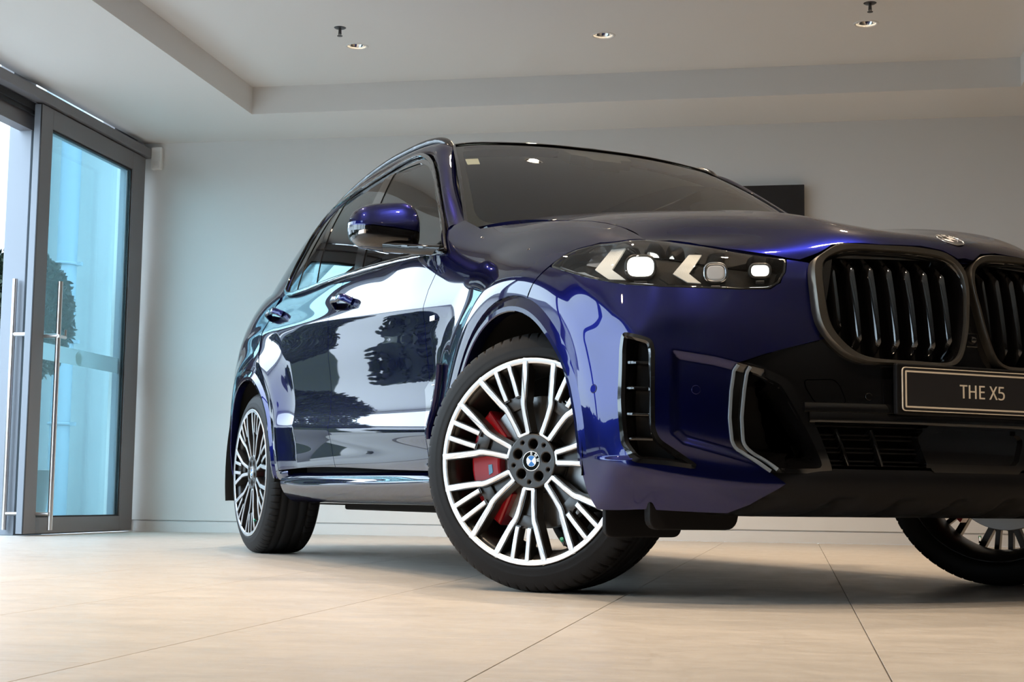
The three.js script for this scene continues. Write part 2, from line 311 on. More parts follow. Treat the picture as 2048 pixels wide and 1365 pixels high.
// left side: sliding entrance and glazing, seen along the wall
{
  const g = XL, zOpen = -3.50, zOpen2 = -1.95;
  structure('wall_left', [box(g - .2, g - .02, 2.96, 3.3, ZB - .2, ZF), box(g - .2, g, 0, 2.96, ZB - .2, ZB + .02)], M.ceiling);
  structure('trim_2', [box(g - .14, g - .05, 2.72, 2.78, ZB, -3.98), box(g - .14, g - .05, 2.56, 2.78, -3.98, ZF), box(g - .14, g - .05, 2.78, 2.96, ZB, -5.02), box(g - .14, g - .05, 2.78, 2.96, -3.88, -3.60), box(g - .14, g - .05, 2.78, 2.96, -1.95, ZF)], M.frame, 'grey metal lintel over the entrance glazing');
  // fixed glazing behind the sliding leaf and on towards the photographer
  const panel = (n, z0, z1, bar, top = 2.56) => {
    const w = structure('window_' + n, [box(g - .14, g - .06, 0, top, z0, z0 + .07, .004), box(g - .14, g - .06, 0, top, z1 - .07, z1, .004), box(g - .14, g - .06, 0, .09, z0 + .07, z1 - .07, .004), box(g - .14, g - .06, top - .09, top, z0 + .07, z1 - .07, .004)], M.jamb, 'pale framed fixed glazing beside the entrance');
    part('pane', box(g - .105, g - .099, .09, top - .09, z0 + .07, z1 - .07), M.clear, w);
    if (bar) { part('frosted_band', box(g - .098, g - .096, 1.13, 1.24, z0 + .07, z1 - .07), M.frosted, w); part('round_sticker', new THREE.CylinderGeometry(.045, .045, .002, 28).rotateZ(Math.PI / 2).translate(g - .094, 1.18, (z0 + z1) / 2 - .02), M.white, w); }
  };
  panel(1, ZB + .03, -3.98, true, 2.72);
  panel(2, zOpen2, -.25, false); panel(3, -.25, 1.45, false); panel(4, 1.45, 3.15, false); panel(5, 3.15, 4.85, false); panel(6, 4.85, 6.55, false);
  structure('trim_3', [box(g - .21, g - .055, 0, 2.60, -3.98, -3.86, .004)], M.jamb, 'pale metal jamb of the open entrance');
  structure('trim_4', [box(g - .2, g - .05, 0, 2.838, 6.55, ZF)], M.wall);
  // header track
  const track = thing('door_track', 'grey metal sliding door track box under the ceiling', 'door track', [g, 2.72, -5.40]);
  part('cover', box(0, .075, 0, .068, 0, 12, .004), M.frame, track);
  part('channel', [box(-.045, -.004, -.045, .0, .3, 14, .002), box(-.04, -.02, -.07, -.04, .3, 14)], M.rubber, track);
  // sliding leaf
  const d = thing('sliding_door', 'grey framed glass sliding door leaf with long steel bar handle', 'door', [g, 0, -5.335]), W = 1.548;
  part('frame', [box(0, .05, .012, 2.712, 0, .205, .003), box(0, .05, .012, 2.712, W - .15, W, .003), box(0, .05, .012, .112, .205, W - .15, .003), box(0, .05, 2.585, 2.712, .205, W - .15, .003)], M.frame, d);
  part('gasket', [box(.012, .04, .112, 2.585, .205, .217), box(.012, .04, .112, 2.585, W - .162, W - .15), box(.012, .04, .112, .122, .217, W - .162), box(.012, .04, 2.573, 2.585, .217, W - .162)], M.rubber, d);
  part('pane', box(.022, .030, .122, 2.573, .217, W - .162), M.pane, d);
  part('lit_edge', box(.002, .044, .012, 2.708, W, W + .006, .002), M.jamb, d, 'paler edge strip for daylight on the leaf edge'); part('edge_seal', box(.0445, .05, .012, 2.708, W, W + .006), M.rubber, d);  // daylight on the leaf edge put into a paler strip
  const hz = 1.375;
  const bar = part('handle', rodGeo([.135, .035, hz], [.135, 1.60, hz], .0165, 20), M.steel, d, 'brushed steel bar handle');
  part('bracket', [rodGeo([.05, .135, hz + .02], [.135, .135, hz + .02], .012), rodGeo([.05, 1.25, hz + .02], [.145, 1.25, hz + .02], .014), rodGeo([.145, 1.25, hz - .075], [.145, 1.25, hz + .03], .012), rodGeo([.145, 1.25, hz - .075], [.145, 1.30, hz - .075], .008)], M.steel, bar);
  const bar2 = part('handle', rodGeo([-.10, .035, W - .035], [-.10, 1.60, W - .035], .0165, 20), M.steel, d, 'brushed steel bar handle on the outer side');
  part('bracket', [rodGeo([-.11, .135, W - .035], [.01, .135, W - .035], .012), rodGeo([-.11, 1.25, W - .035], [.01, 1.25, W - .035], .014)], M.steel, bar2);
}
// ceiling fittings
function downlight(x, y, z, label, group, power = 1) {
  const t = thing('downlight', label, 'light', [x, y, z], 0, group);
  const trim = new THREE.LatheGeometry([[.052, .020], [.056, .004], [.060, -.004], [.072, -.003], [.074, .002]].map(p => new THREE.Vector2(...p)), 40);
  part('trim_ring', trim, M.ring, t);
  part('reflector', new THREE.LatheGeometry([[.030, .055], [.046, .03], [.053, .010]].map(p => new THREE.Vector2(...p)), 32), M.chrome, t);
  part('lamp', new THREE.CylinderGeometry(.030, .030, .006, 28).translate(0, .045, 0), M.bulb, t);
  const s = new THREE.SpotLight(lin(1, .77, .54), 9.6 * power, 0, .95, .6, 2); s.position.set(0, -.012, 0); s.target.position.set(0, -3, 0); s.castShadow = true; s.shadow.radius = 1.6; s.shadow.mapSize.set(1024, 1024); t.add(s, s.target);
  return t;
}
for (const z of DLZ) for (const x of DLX) downlight(x, REC, z, z === DLZ[0] ? `recessed round downlight ${['beside the sprinkler towards the glass door', 'in the middle of the ceiling tray', 'beside the sprinkler towards the black wall panel'][DLX.indexOf(x)]}` : 'recessed round downlight in the ceiling tray above the car', 'downlights in the ceiling tray');
for (const [x, z] of DL2) downlight(x, SOFF, z, 'recessed round downlight in the lowered ceiling', 'downlights in the lowered ceiling', .7);
for (const [x, l] of [[-2.623, 'small sprinkler head beside the downlight towards the glass door'], [.43, 'small sprinkler head beside the downlight above the black wall panel']]) {
  const s = thing('sprinkler', l, 'sprinkler', [x, REC, -3.515]);
  part('rosette', new THREE.LatheGeometry([[0, -.004], [.030, -.004], [.036, 0]].map(p => new THREE.Vector2(...p)), 28), M.gunmetal, s);
  part('head', [new THREE.CylinderGeometry(.008, .010, .035, 12).translate(0, -.02, 0), new THREE.CylinderGeometry(.016, .016, .003, 14).translate(0, -.05, 0), rodGeo([-.009, -.035, 0], [-.002, -.05, 0], .002, 8), rodGeo([.009, -.035, 0], [.002, -.05, 0], .002, 8)], M.gunmetal, s);
}
{ const s = thing('motion_sensor', 'small white wall sensor in the corner beside the door track', 'sensor', [-4.588, 2.72, ZB]); part('housing', box(-.042, .042, -.085, .085, 0, .05, .014), M.white, s); part('window', box(-.018, .018, -.055, -.02, .046, .053, .004), M.ring, s); }
{ const s = thing('wall_screen', 'black flat screen hung on the back wall behind the car', 'screen', [-.50, 1.72, ZB]); part('housing', box(-.577, .577, 0, .68, .012, .055, .004), M.screenBlack, s); part('bracket', box(-.2, .2, .2, .5, 0, .012), M.rubber, s); }
// outside the glass: ground, pale wall with a rain pipe, potted trees
structure('ground_outside', box(-60, XL - .2, -.25, -.03, -60, 60), M.outGround, 'pale paving outside the entrance');
structure('wall_outside', [box(-7.4, -5.0, -.03, 5, -7.6, -7.35)], M.outWall, 'pale rendered wall outside the glass door');
{
  const col = thing('outside_column', 'pale round column outside the glass door', 'column', [-6.62, -.03, -7.02]); part('shaft', new THREE.CylinderGeometry(.23, .23, 5, 40).translate(0, 2.5, 0), M.outColumn, col);
  const p = thing('rain_pipe', 'pale blue rain pipe with clamps outside the glass door', 'pipe', [-6.12, -.03, -7.05]); part('pipe', new THREE.CylinderGeometry(.085, .085, 5, 28).translate(0, 2.5, 0), M.outPipe, p);
  for (const y of [.85, 1.55, 2.22]) part('clamp', [new THREE.TorusGeometry(.092, .014, 8, 28).rotateX(Math.PI / 2).translate(0, y + .03, 0), box(.08, .14, y + .015, y + .045, -.02, .02)], M.outPipe, p);
}
{ // across the forecourt: hedges and a pale building added for paint reflections
  const lump = (w, h, d, n) => { const g = new THREE.BoxGeometry(w, h, d, 6, 10, n), p = g.attributes.position; for (let i = 0; i < p.count; i++) { const a = p.getX(i), b = p.getY(i), c = p.getZ(i), k = .06 * (Math.sin(c * 5.1 + b * 7) + Math.sin(c * 13.7 + a * 9) * .6); p.setXYZ(i, a + k, b + (b > 0 ? k : 0), c); } g.computeVertexNormals(); return g; };
  const leafy = (t, w, h, d, n) => { // leaves over the clipped faces
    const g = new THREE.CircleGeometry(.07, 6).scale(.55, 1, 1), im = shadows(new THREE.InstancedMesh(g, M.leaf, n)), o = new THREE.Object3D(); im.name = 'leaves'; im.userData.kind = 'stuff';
    for (let i = 0; i < n; i++) { const top = rnd() < w / (w + h), z = (rnd() - .5) * d, k = .06 * (Math.sin(z * 5.1) + .6 * Math.sin(z * 13.7)); top ? o.position.set((rnd() - .5) * w, h + k + rnd() * .05, z) : o.position.set(w / 2 + k + rnd() * .07, rnd() * h, z); o.rotation.set(rnd() * 6, rnd() * 6, rnd() * 6); o.updateMatrix(); im.setMatrixAt(i, o.matrix); }
    t.add(im);
  };
  const h = thing('hedge', 'clipped green hedge added outside for dark reflections in the car paint', 'hedge', [-9.2, -.03, 1]); part('foliage', lump(.9, 1.15, 13.6, 90).translate(0, .57, 0), M.leaf, h); leafy(h, .9, 1.15, 13.6, 9000);  // unseen, added as a dark band in the paint reflections
  const h2 = thing('added_tall_hedge', 'tall dark green hedge added outside to darken reflections in the car doors', 'hedge', [-9.6, -.03, -12.1]); part('foliage', lump(1.2, 2.3, 9.6, 70).translate(0, 1.15, 0), M.leaf, h2); leafy(h2, 1.2, 2.3, 9.6, 9000);  // added, and cut to length, so the rear doors mirror something dark
  const b = thing('added_building', 'pale low building added outside for reflections in the car paint', 'building', [-17, -.03, 0]); part('wall', box(-4, 0, 0, 4.0, -21, -3), M.facade, b); part('roof', box(-4.3, .4, 4.0, 4.3, -21.3, -2.7), M.pot, b);  // unseen, added to tone down sky reflections in the doors
  for (const z of [-20.2, -6.6]) part('window', box(-.02, .03, 1.1, 2.3, z, z + 2.4), M.screenBlack, b);  // panes placed as dark shapes in that reflection
}
function bush(x, z, h, r, sy, label, n) {
  const t = thing('potted_tree', label, 'tree', [x, -.03, z]);
  part('pot', new THREE.LatheGeometry([[0, 0], [.20, 0], [.26, .45], [.24, .46], [.22, .40], [0, .40]].map(p => new THREE.Vector2(...p)), 28), M.pot, t);
  part('trunk', rodGeo([0, .4, 0], [.01, h, 0], .03, 10, .02), M.bark, t);
  const lg = new THREE.PlaneGeometry(.024, .06, 1, 3), lp = lg.attributes.position; for (let i = 0; i < lp.count; i++) { const v = lp.getY(i) / .03; lp.setX(i, lp.getX(i) * Math.sqrt(Math.max(.02, 1 - v * v))); lp.setZ(i, -.01 * v * v); } lg.computeVertexNormals();
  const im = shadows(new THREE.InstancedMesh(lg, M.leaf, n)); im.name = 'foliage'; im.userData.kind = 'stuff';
  const o = new THREE.Object3D();
  for (let i = 0; i < n; i++) { const a = rnd() * 6.283, c = rnd() * 2 - 1, s = Math.sqrt(1 - c * c), q = .55 + .45 * Math.cbrt(rnd()) + .08 * (rnd() - .5); o.position.set(Math.cos(a) * s * r * q, h + c * sy * q, Math.sin(a) * s * r * q); o.rotation.set(rnd() * 6, rnd() * 6, rnd() * 6); o.scale.setScalar(.8 + rnd() * .6); o.updateMatrix(); im.setMatrixAt(i, o.matrix); }
  t.add(im); return t;
}
bush(-5.42, -5.05, 1.55, .36, .50, 'leafy potted tree behind the glass door', 5000);
bush(-7.7, -5.9, 1.72, .55, .62, 'leafy potted tree outside the open entrance', 6000);
// ---------------------------------------------------------------- the car's master surfaces (car frame: x forward from the front axle, z to its right)
const AX = -2.975, WR = .372;                // rear axle, wheel radius
function bodyNet() {
  const D = (x, dz, dy, rows) => rows.map(([y, z]) => [x, y + dy, z + dz]);
  const door = [[1.235, .80], [1.185, .865], [1.125, .908], [1.04, .941], [.95, .962], [.85, .966], [.74, .960], [.64, .956], [.54, .959], [.45, .957], [.36, .94], [.25, .895]];
  const rear = [[1.28, .80], [1.215, .850], [1.145, .890], [1.06, .926], [.97, .950], .87, .76, .65, .55, .45, .36, .27].map((q, j) => Array.isArray(q) ? q : [q, [0, 0, 0, 0, 0, .966, .966, .963, .962, .957, .94, .90][j]]);
  return [
    rear.map(([y, z]) => [-4.06, y, z * .01]),
    rear.map(([y, z]) => [-4.03, y, z * .55]),
    rear.map(([y, z]) => [-3.90, y, z * .80]),
    rear.map(([y, z]) => [-3.66, y, z * .915]),
    D(-3.35, -.022, .0, rear),
    D(-2.975, 0, 0, rear),
    D(-2.5, 0, -.01, rear.map((q, j) => [lerp(q[0], door[j][0] + .02, .4), lerp(q[1], door[j][1], .5)])),
    D(-1.9, 0, .012, door),
    D(-1.3, 0, .006, door),
    D(-.78, 0, 0, door),
    [[-.50, 1.182, .72], [-.49, 1.156, .80], [-.47, 1.104, .868], [-.45, 1.03, .917], [-.45, .945, .949], [-.45, .85, .960], [-.45, .74, .957], [-.45, .64, .954], [-.45, .54, .957], [-.45, .45, .955], [-.45, .36, .938], [-.45, .25, .893]],
    [[-.06, 1.115, .735], [-.05, 1.091, .81], [-.04, 1.050, .872], [-.03, .99, .922], [-.02, .92, .952], [0, .84, .962], [0, .74, .962], [0, .64, .960], [0, .54, .962], [0, .45, .958], [0, .36, .94], [0, .25, .90]],
    [[.24, 1.047, .745], [.25, 1.020, .82], [.255, .987, .878], [.26, .945, .919], [.26, .89, .944], [.265, .82, .957], [.27, .73, .961], [.27, .64, .962], [.27, .54, .964], [.27, .45, .96], [.27, .35, .948], [.26, .24, .925]],
    [[.40, .992, .763], [.43, .966, .83], [.44, .928, .882], [.448, .895, .912], [.452, .86, .926], [.458, .80, .937], [.463, .72, .943], [.468, .63, .947], [.472, .54, .95], [.475, .45, .949], [.47, .35, .942], [.45, .24, .92]],
    [[.47, .965, .77], [.505, .945, .815], [.525, .918, .851], [.54, .89, .872], [.55, .855, .884], [.566, .80, .893], [.588, .72, .904], [.602, .63, .912], [.608, .54, .917], [.608, .45, .917], [.60, .35, .908], [.57, .24, .88]],
    [[.54, .947, .715], [.575, .931, .742], [.602, .908, .764], [.62, .88, .78], [.63, .85, .789], [.647, .795, .80], [.668, .72, .811], [.683, .63, .82], [.69, .54, .825], [.692, .45, .825], [.685, .35, .815], [.65, .235, .79]],
    [[.60, .931, .635], [.632, .916, .65], [.652, .898, .66], [.666, .874, .668], [.676, .846, .674], [.694, .79, .68], [.714, .72, .688], [.73, .63, .695], [.739, .54, .70], [.742, .45, .70], [.738, .35, .69], [.70, .23, .67]],
    [[.69, .905, .50], [.703, .89, .50], [.713, .873, .50], [.721, .855, .50], [.728, .835, .50], [.742, .78, .50], [.76, .71, .50], [.776, .63, .50], [.786, .54, .50], [.79, .45, .50], [.786, .35, .50], [.75, .23, .49]],
    [[.765, .905, .27], [.775, .89, .27], [.782, .873, .27], [.788, .855, .27], [.793, .835, .27], [.803, .78, .27], [.816, .71, .27], [.827, .63, .27], [.834, .54, .27], [.836, .45, .27], [.83, .35, .27], [.79, .23, .27]],
    [[.785, .905, 0], [.795, .89, 0], [.802, .873, 0], [.808, .855, 0], [.812, .835, 0], [.82, .78, 0], [.83, .71, 0], [.84, .63, 0], [.846, .54, 0], [.848, .45, 0], [.842, .35, 0], [.80, .23, 0]],
  ];
}
const kink = (t, a, e, w) => -a * (Math.sqrt(t * t + e * e) - e) * Math.exp(-(t / w) * (t / w)) ;
const creaseA = curve1([[-4.1, 1.05], [-3.3, 1.025], [-2.23, .992], [-1.77, .966], [-.69, .893], [-.3, .872], [.2, .86]]);
const creaseB = curve1([[-4.1, .59], [-2.42, .562], [-1.73, .53], [-.64, .486], [.2, .46]]);
const lineV = pts => { const f = curve1(pts); return u => f(u); };
const shoulderV = lineV([[4.95, .235], [5.05, .275], [5.13, .33], [5.22, .405], [5.29, .47]]), lowV = lineV([[5.25, .815], [5.33, .835], [5.45, .855], [5.55, .865], [5.67, .865]]);
const insetPoly = [[5.3722, .520], [5.483, .540], [5.60, .572], [5.62, .70], [5.64, .838], [5.5014, .800], [5.3989, .772], [5.372, .746]];
const softOne = q => { const k = .14, h = clamp(.5 + .5 * (1 - q) / k, 0, 1); return Math.max(0, lerp(1, q, h) - k * h * (1 - h)); };
function bodyDisp(x, y, z, u, v) {
  let d = 0;
  const rear = Math.hypot((x - AX) * (y < WR ? .96 : 1), y - WR), front = Math.hypot(x * (y < WR ? .93 : 1), y - WR), side = sstep(.86, .93, z);
  // arch flares
  for (const r of [rear, front]) if (r < .95) d += side * .028 * Math.pow(softOne((.72 - r) / (.72 - .528)), 1.7) * sstep(-.05, .2, y);
  if (z > .8) {
    const wa = sstep(-.42, -.8, x) * sstep(-3.7, -3.0, x), wb = sstep(-.5, -.7, x) * sstep(-2.6, -2.35, x);
    d += wa * (kink(y - creaseA(x), .13, .006, .10) + .004 * Math.exp(-(((y - creaseA(x)) / .05) ** 2)));
    d += wb * (kink(y - creaseB(x), .15, .006, .09) + .005 * Math.exp(-(((y - creaseB(x)) / .05) ** 2)));
    // hollow of the doors above the lower crease
    d -= wb * .015 * Math.exp(-(((y - lerp(creaseA(x), creaseB(x), .58)) / .12) ** 2));
  }
  if (u > 4.9) {                              // bumper corner: shoulder line, upright edge, lower lip, sunken face
    const t0 = v - shoulderV(u), w0 = sstep(4.97, 5.10, u) * sstep(5.34, 5.29, u), t1 = u - 5.284, w1 = sstep(.42, .50, v) * sstep(.92, .82, v), t2 = v - lowV(u), w2 = sstep(5.20, 5.30, u) * sstep(5.72, 5.66, u);
    d += w0 * (kink(t0, .05, .006, .20) + .002 * Math.exp(-((t0 / .10) ** 2)));
    d += w1 * (kink(t1, .16, .006, .10) + .004 * Math.exp(-((t1 / .08) ** 2)));
    d += w2 * (kink(t2, .34, .006, .055) + .009 * Math.exp(-((t2 / .05) ** 2)));
    if (u > 5.36 && u < 5.65) d -= .016 * sstep(0, .022, -polyDist(insetPoly, u, v));
  }
  return d;
}
const side = new Patch(bodyNet(), 880, 240, bodyDisp, -1);
const hoodNet = [
  [[-.70, 1.186, 0], [-.70, 1.188, .15], [-.71, 1.194, .31], [-.73, 1.196, .48], [-.76, 1.196, .63], [-.80, 1.192, .775]],
  [[-.40, 1.165, 0], [-.40, 1.168, .15], [-.40, 1.180, .31], [-.42, 1.180, .48], [-.44, 1.176, .63], [-.47, 1.156, .77]],
  [[-.05, 1.128, 0], [-.05, 1.132, .15], [-.05, 1.147, .31], [-.05, 1.142, .48], [-.055, 1.125, .63], [-.06, 1.088, .79]],
  [[.28, 1.082, 0], [.28, 1.087, .15], [.28, 1.100, .31], [.27, 1.090, .48], [.255, 1.066, .64], [.235, 1.025, .79]],
  [[.50, 1.042, 0], [.50, 1.047, .15], [.49, 1.056, .30], [.47, 1.042, .46], [.43, 1.016, .63], [.39, .978, .79]],
  [[.66, 1.006, 0], [.655, 1.009, .15], [.64, 1.012, .29], [.61, .992, .43], [.54, .970, .60], [.455, .957, .80]],
  [[.775, .968, 0], [.765, .966, .15], [.745, .958, .28], [.703, .935, .41], [.64, .927, .585], [.53, .943, .765]],
  [[.82, .905, 0], [.81, .905, .15], [.79, .905, .27], [.732, .894, .40], [.685, .886, .555], [.59, .915, .73]],
];
hoodNet.forEach(c => c.splice(1, 0, [c[0][0], c[0][1] + .0003, .05]));
hoodNet.forEach((c, i) => c.forEach(q => { q[1] += [.004, .012, .013, .009, .006, .003, 0, 0][i]; }));
const hood = new Patch(hoodNet, 120, 90, (x, y, z) => .006 * Math.exp(-(((Math.abs(z) - lerp(.36, .31, sstep(-.3, .6, x))) / .045) ** 2)) * sstep(.75, .5, x), -1, 'j');
// greenhouse
const screenNet = [.0, .2, .4, .6, .72, .79].map((z, k) => [-.1, 0, .25, .5, .75, 1].map(t => {
  const xb = [-.50, -.515, -.565, -.66, -.745, -.81][k], yb = [1.135, 1.14, 1.155, 1.185, 1.205, 1.22][k], zt = [0, .15, .30, .45, .54, .59][k], xt = [-1.385, -1.387, -1.394, -1.408, -1.42, -1.43][k], yt = [1.678, 1.677, 1.672, 1.662, 1.652, 1.642][k];
  const bow = 4 * t * (1 - t); return [lerp(xb, xt, t) + .012 * bow, lerp(yb, yt, t) + .022 * bow, lerp(z, zt, t) + .008 * bow * z];
}));
const screen = new Patch(screenNet, 80, 60, null, -1, 'i');
const roofY = curve1([[-4.1, 1.36], [-3.9, 1.42], [-3.5, 1.535], [-3.1, 1.615], [-2.6, 1.668], [-2.1, 1.692], [-1.7, 1.68], [-1.4, 1.645], [-1.1, 1.60], [-.5, 1.52]]);
const tumble = curve1([[1.06, .922], [1.13, .905], [1.22, .876], [1.32, .838], [1.42, .795], [1.52, .748], [1.60, .705], [1.66, .667], [1.72, .62]]);
const taper = curve1([[-4.1, .20], [-3.9, .15], [-3.5, .075], [-3.0, .028], [-2.5, .006], [-2, 0], [-.4, 0]]);
const house = new Patch([-4.0, -3.7, -3.4, -3.1, -2.7, -2.2, -1.7, -1.3, -.9, -.5].map(x => [1.06, 1.13, 1.22, 1.32, 1.42, 1.52, 1.60, 1.66, 1.72].map(y => [x, 1.06 + (y - 1.06) * (roofY(x) - 1.035) / .66, tumble(y) - taper(x)])), 200, 60, null, 1);
// A-pillar and cant rail: strip between the side windows and the windscreen / roof
const edgeDLO = [[-.62, 1.085, .905], [-.82, 1.193, .858], [-.93, 1.285, .825], [-1.06, 1.382, .786], [-1.20, 1.477, .742], [-1.31, 1.545, .712], [-1.41, 1.592, .692], [-1.55, 1.618, .686], [-1.85, 1.625, .690], [-2.15, 1.617, .693], [-2.44, 1.598, .695], [-2.70, 1.563, .70], [-2.92, 1.50, .71], [-3.1, 1.40, .735], [-3.3, 1.30, .76]];
const edgeTop = [[-.60, 1.10, .865], [-.81, 1.222, .790], [-.94, 1.313, .752], [-1.08, 1.408, .708], [-1.22, 1.503, .661], [-1.33, 1.577, .624], [-1.435, 1.643, .588], [-1.58, 1.672, .575], [-1.85, 1.696, .570], [-2.15, 1.700, .568], [-2.44, 1.690, .566], [-2.75, 1.665, .562], [-3.05, 1.622, .556], [-3.4, 1.55, .545], [-3.75, 1.455, .52]];
const cant = new Patch(edgeDLO.map((a, i) => { const b = edgeTop[i], m = [(a[0] + b[0]) / 2, (a[1] + b[1]) / 2, (a[2] + b[2]) / 2], k = .022; return [a, [lerp(a[0], b[0], .3), lerp(a[1], b[1], .3) + k * .55, lerp(a[2], b[2], .3) + k * .85], [lerp(a[0], b[0], .65), lerp(a[1], b[1], .65) + k * .75, lerp(a[2], b[2], .65) + k * .6], b]; }), 160, 24, null, -1);
const roof = new Patch(edgeTop.slice(6).map((e, i) => [0, .25, .5, .75, 1].map(t => [e[0] + (1 - t * t) * [.05, .035, .02, .01, 0, 0, -.01, -.03, -.06][i], e[1] + (1 - t * t) * .042, e[2] * t])), 60, 30, null, 1, 'j');
// nose: the black middle of the front
const noseX = (y, z) => curve1([[.20, .785], [.26, .825], [.34, .843], [.45, .848], [.57, .846], [.68, .838], [.80, .822], [.90, .80], [.98, .775]])(y) - .005 - .23 * z * z - .10 * z * z * z * z;
const nose = new Patch([-.8, -.6, -.4, -.2, 0, .2, .4, .6, .8].map(z => [.20, .26, .34, .45, .57, .68, .80, .90, .98].map(y => [noseX(y, z), y, z])), 130, 70, null, -1);
const skirt = new Patch([[-2.44, .0], [-2.2, .006], [-1.6, .004], [-1.0, 0], [-.62, .004], [-.49, .012]].map(([x, k]) => [[.366 - .02 * (x + 2.4) / 1.9, .925], [.350 - .02 * (x + 2.4) / 1.9, .953 + k], [.328 - .012 * (x + 2.4) / 1.9, .968 + k], [.300, .962 + k], [.272, .945 + k], [.245, .915 + k], [.238, .87]].map(([y, z]) => [x, y, z])), 120, 40, (x, y, z) => -.006 * Math.exp(-(((y - .325) / .012) ** 2)) * sstep(-2.4, -2.0, x) * sstep(-.6, -1.2, x), -1);
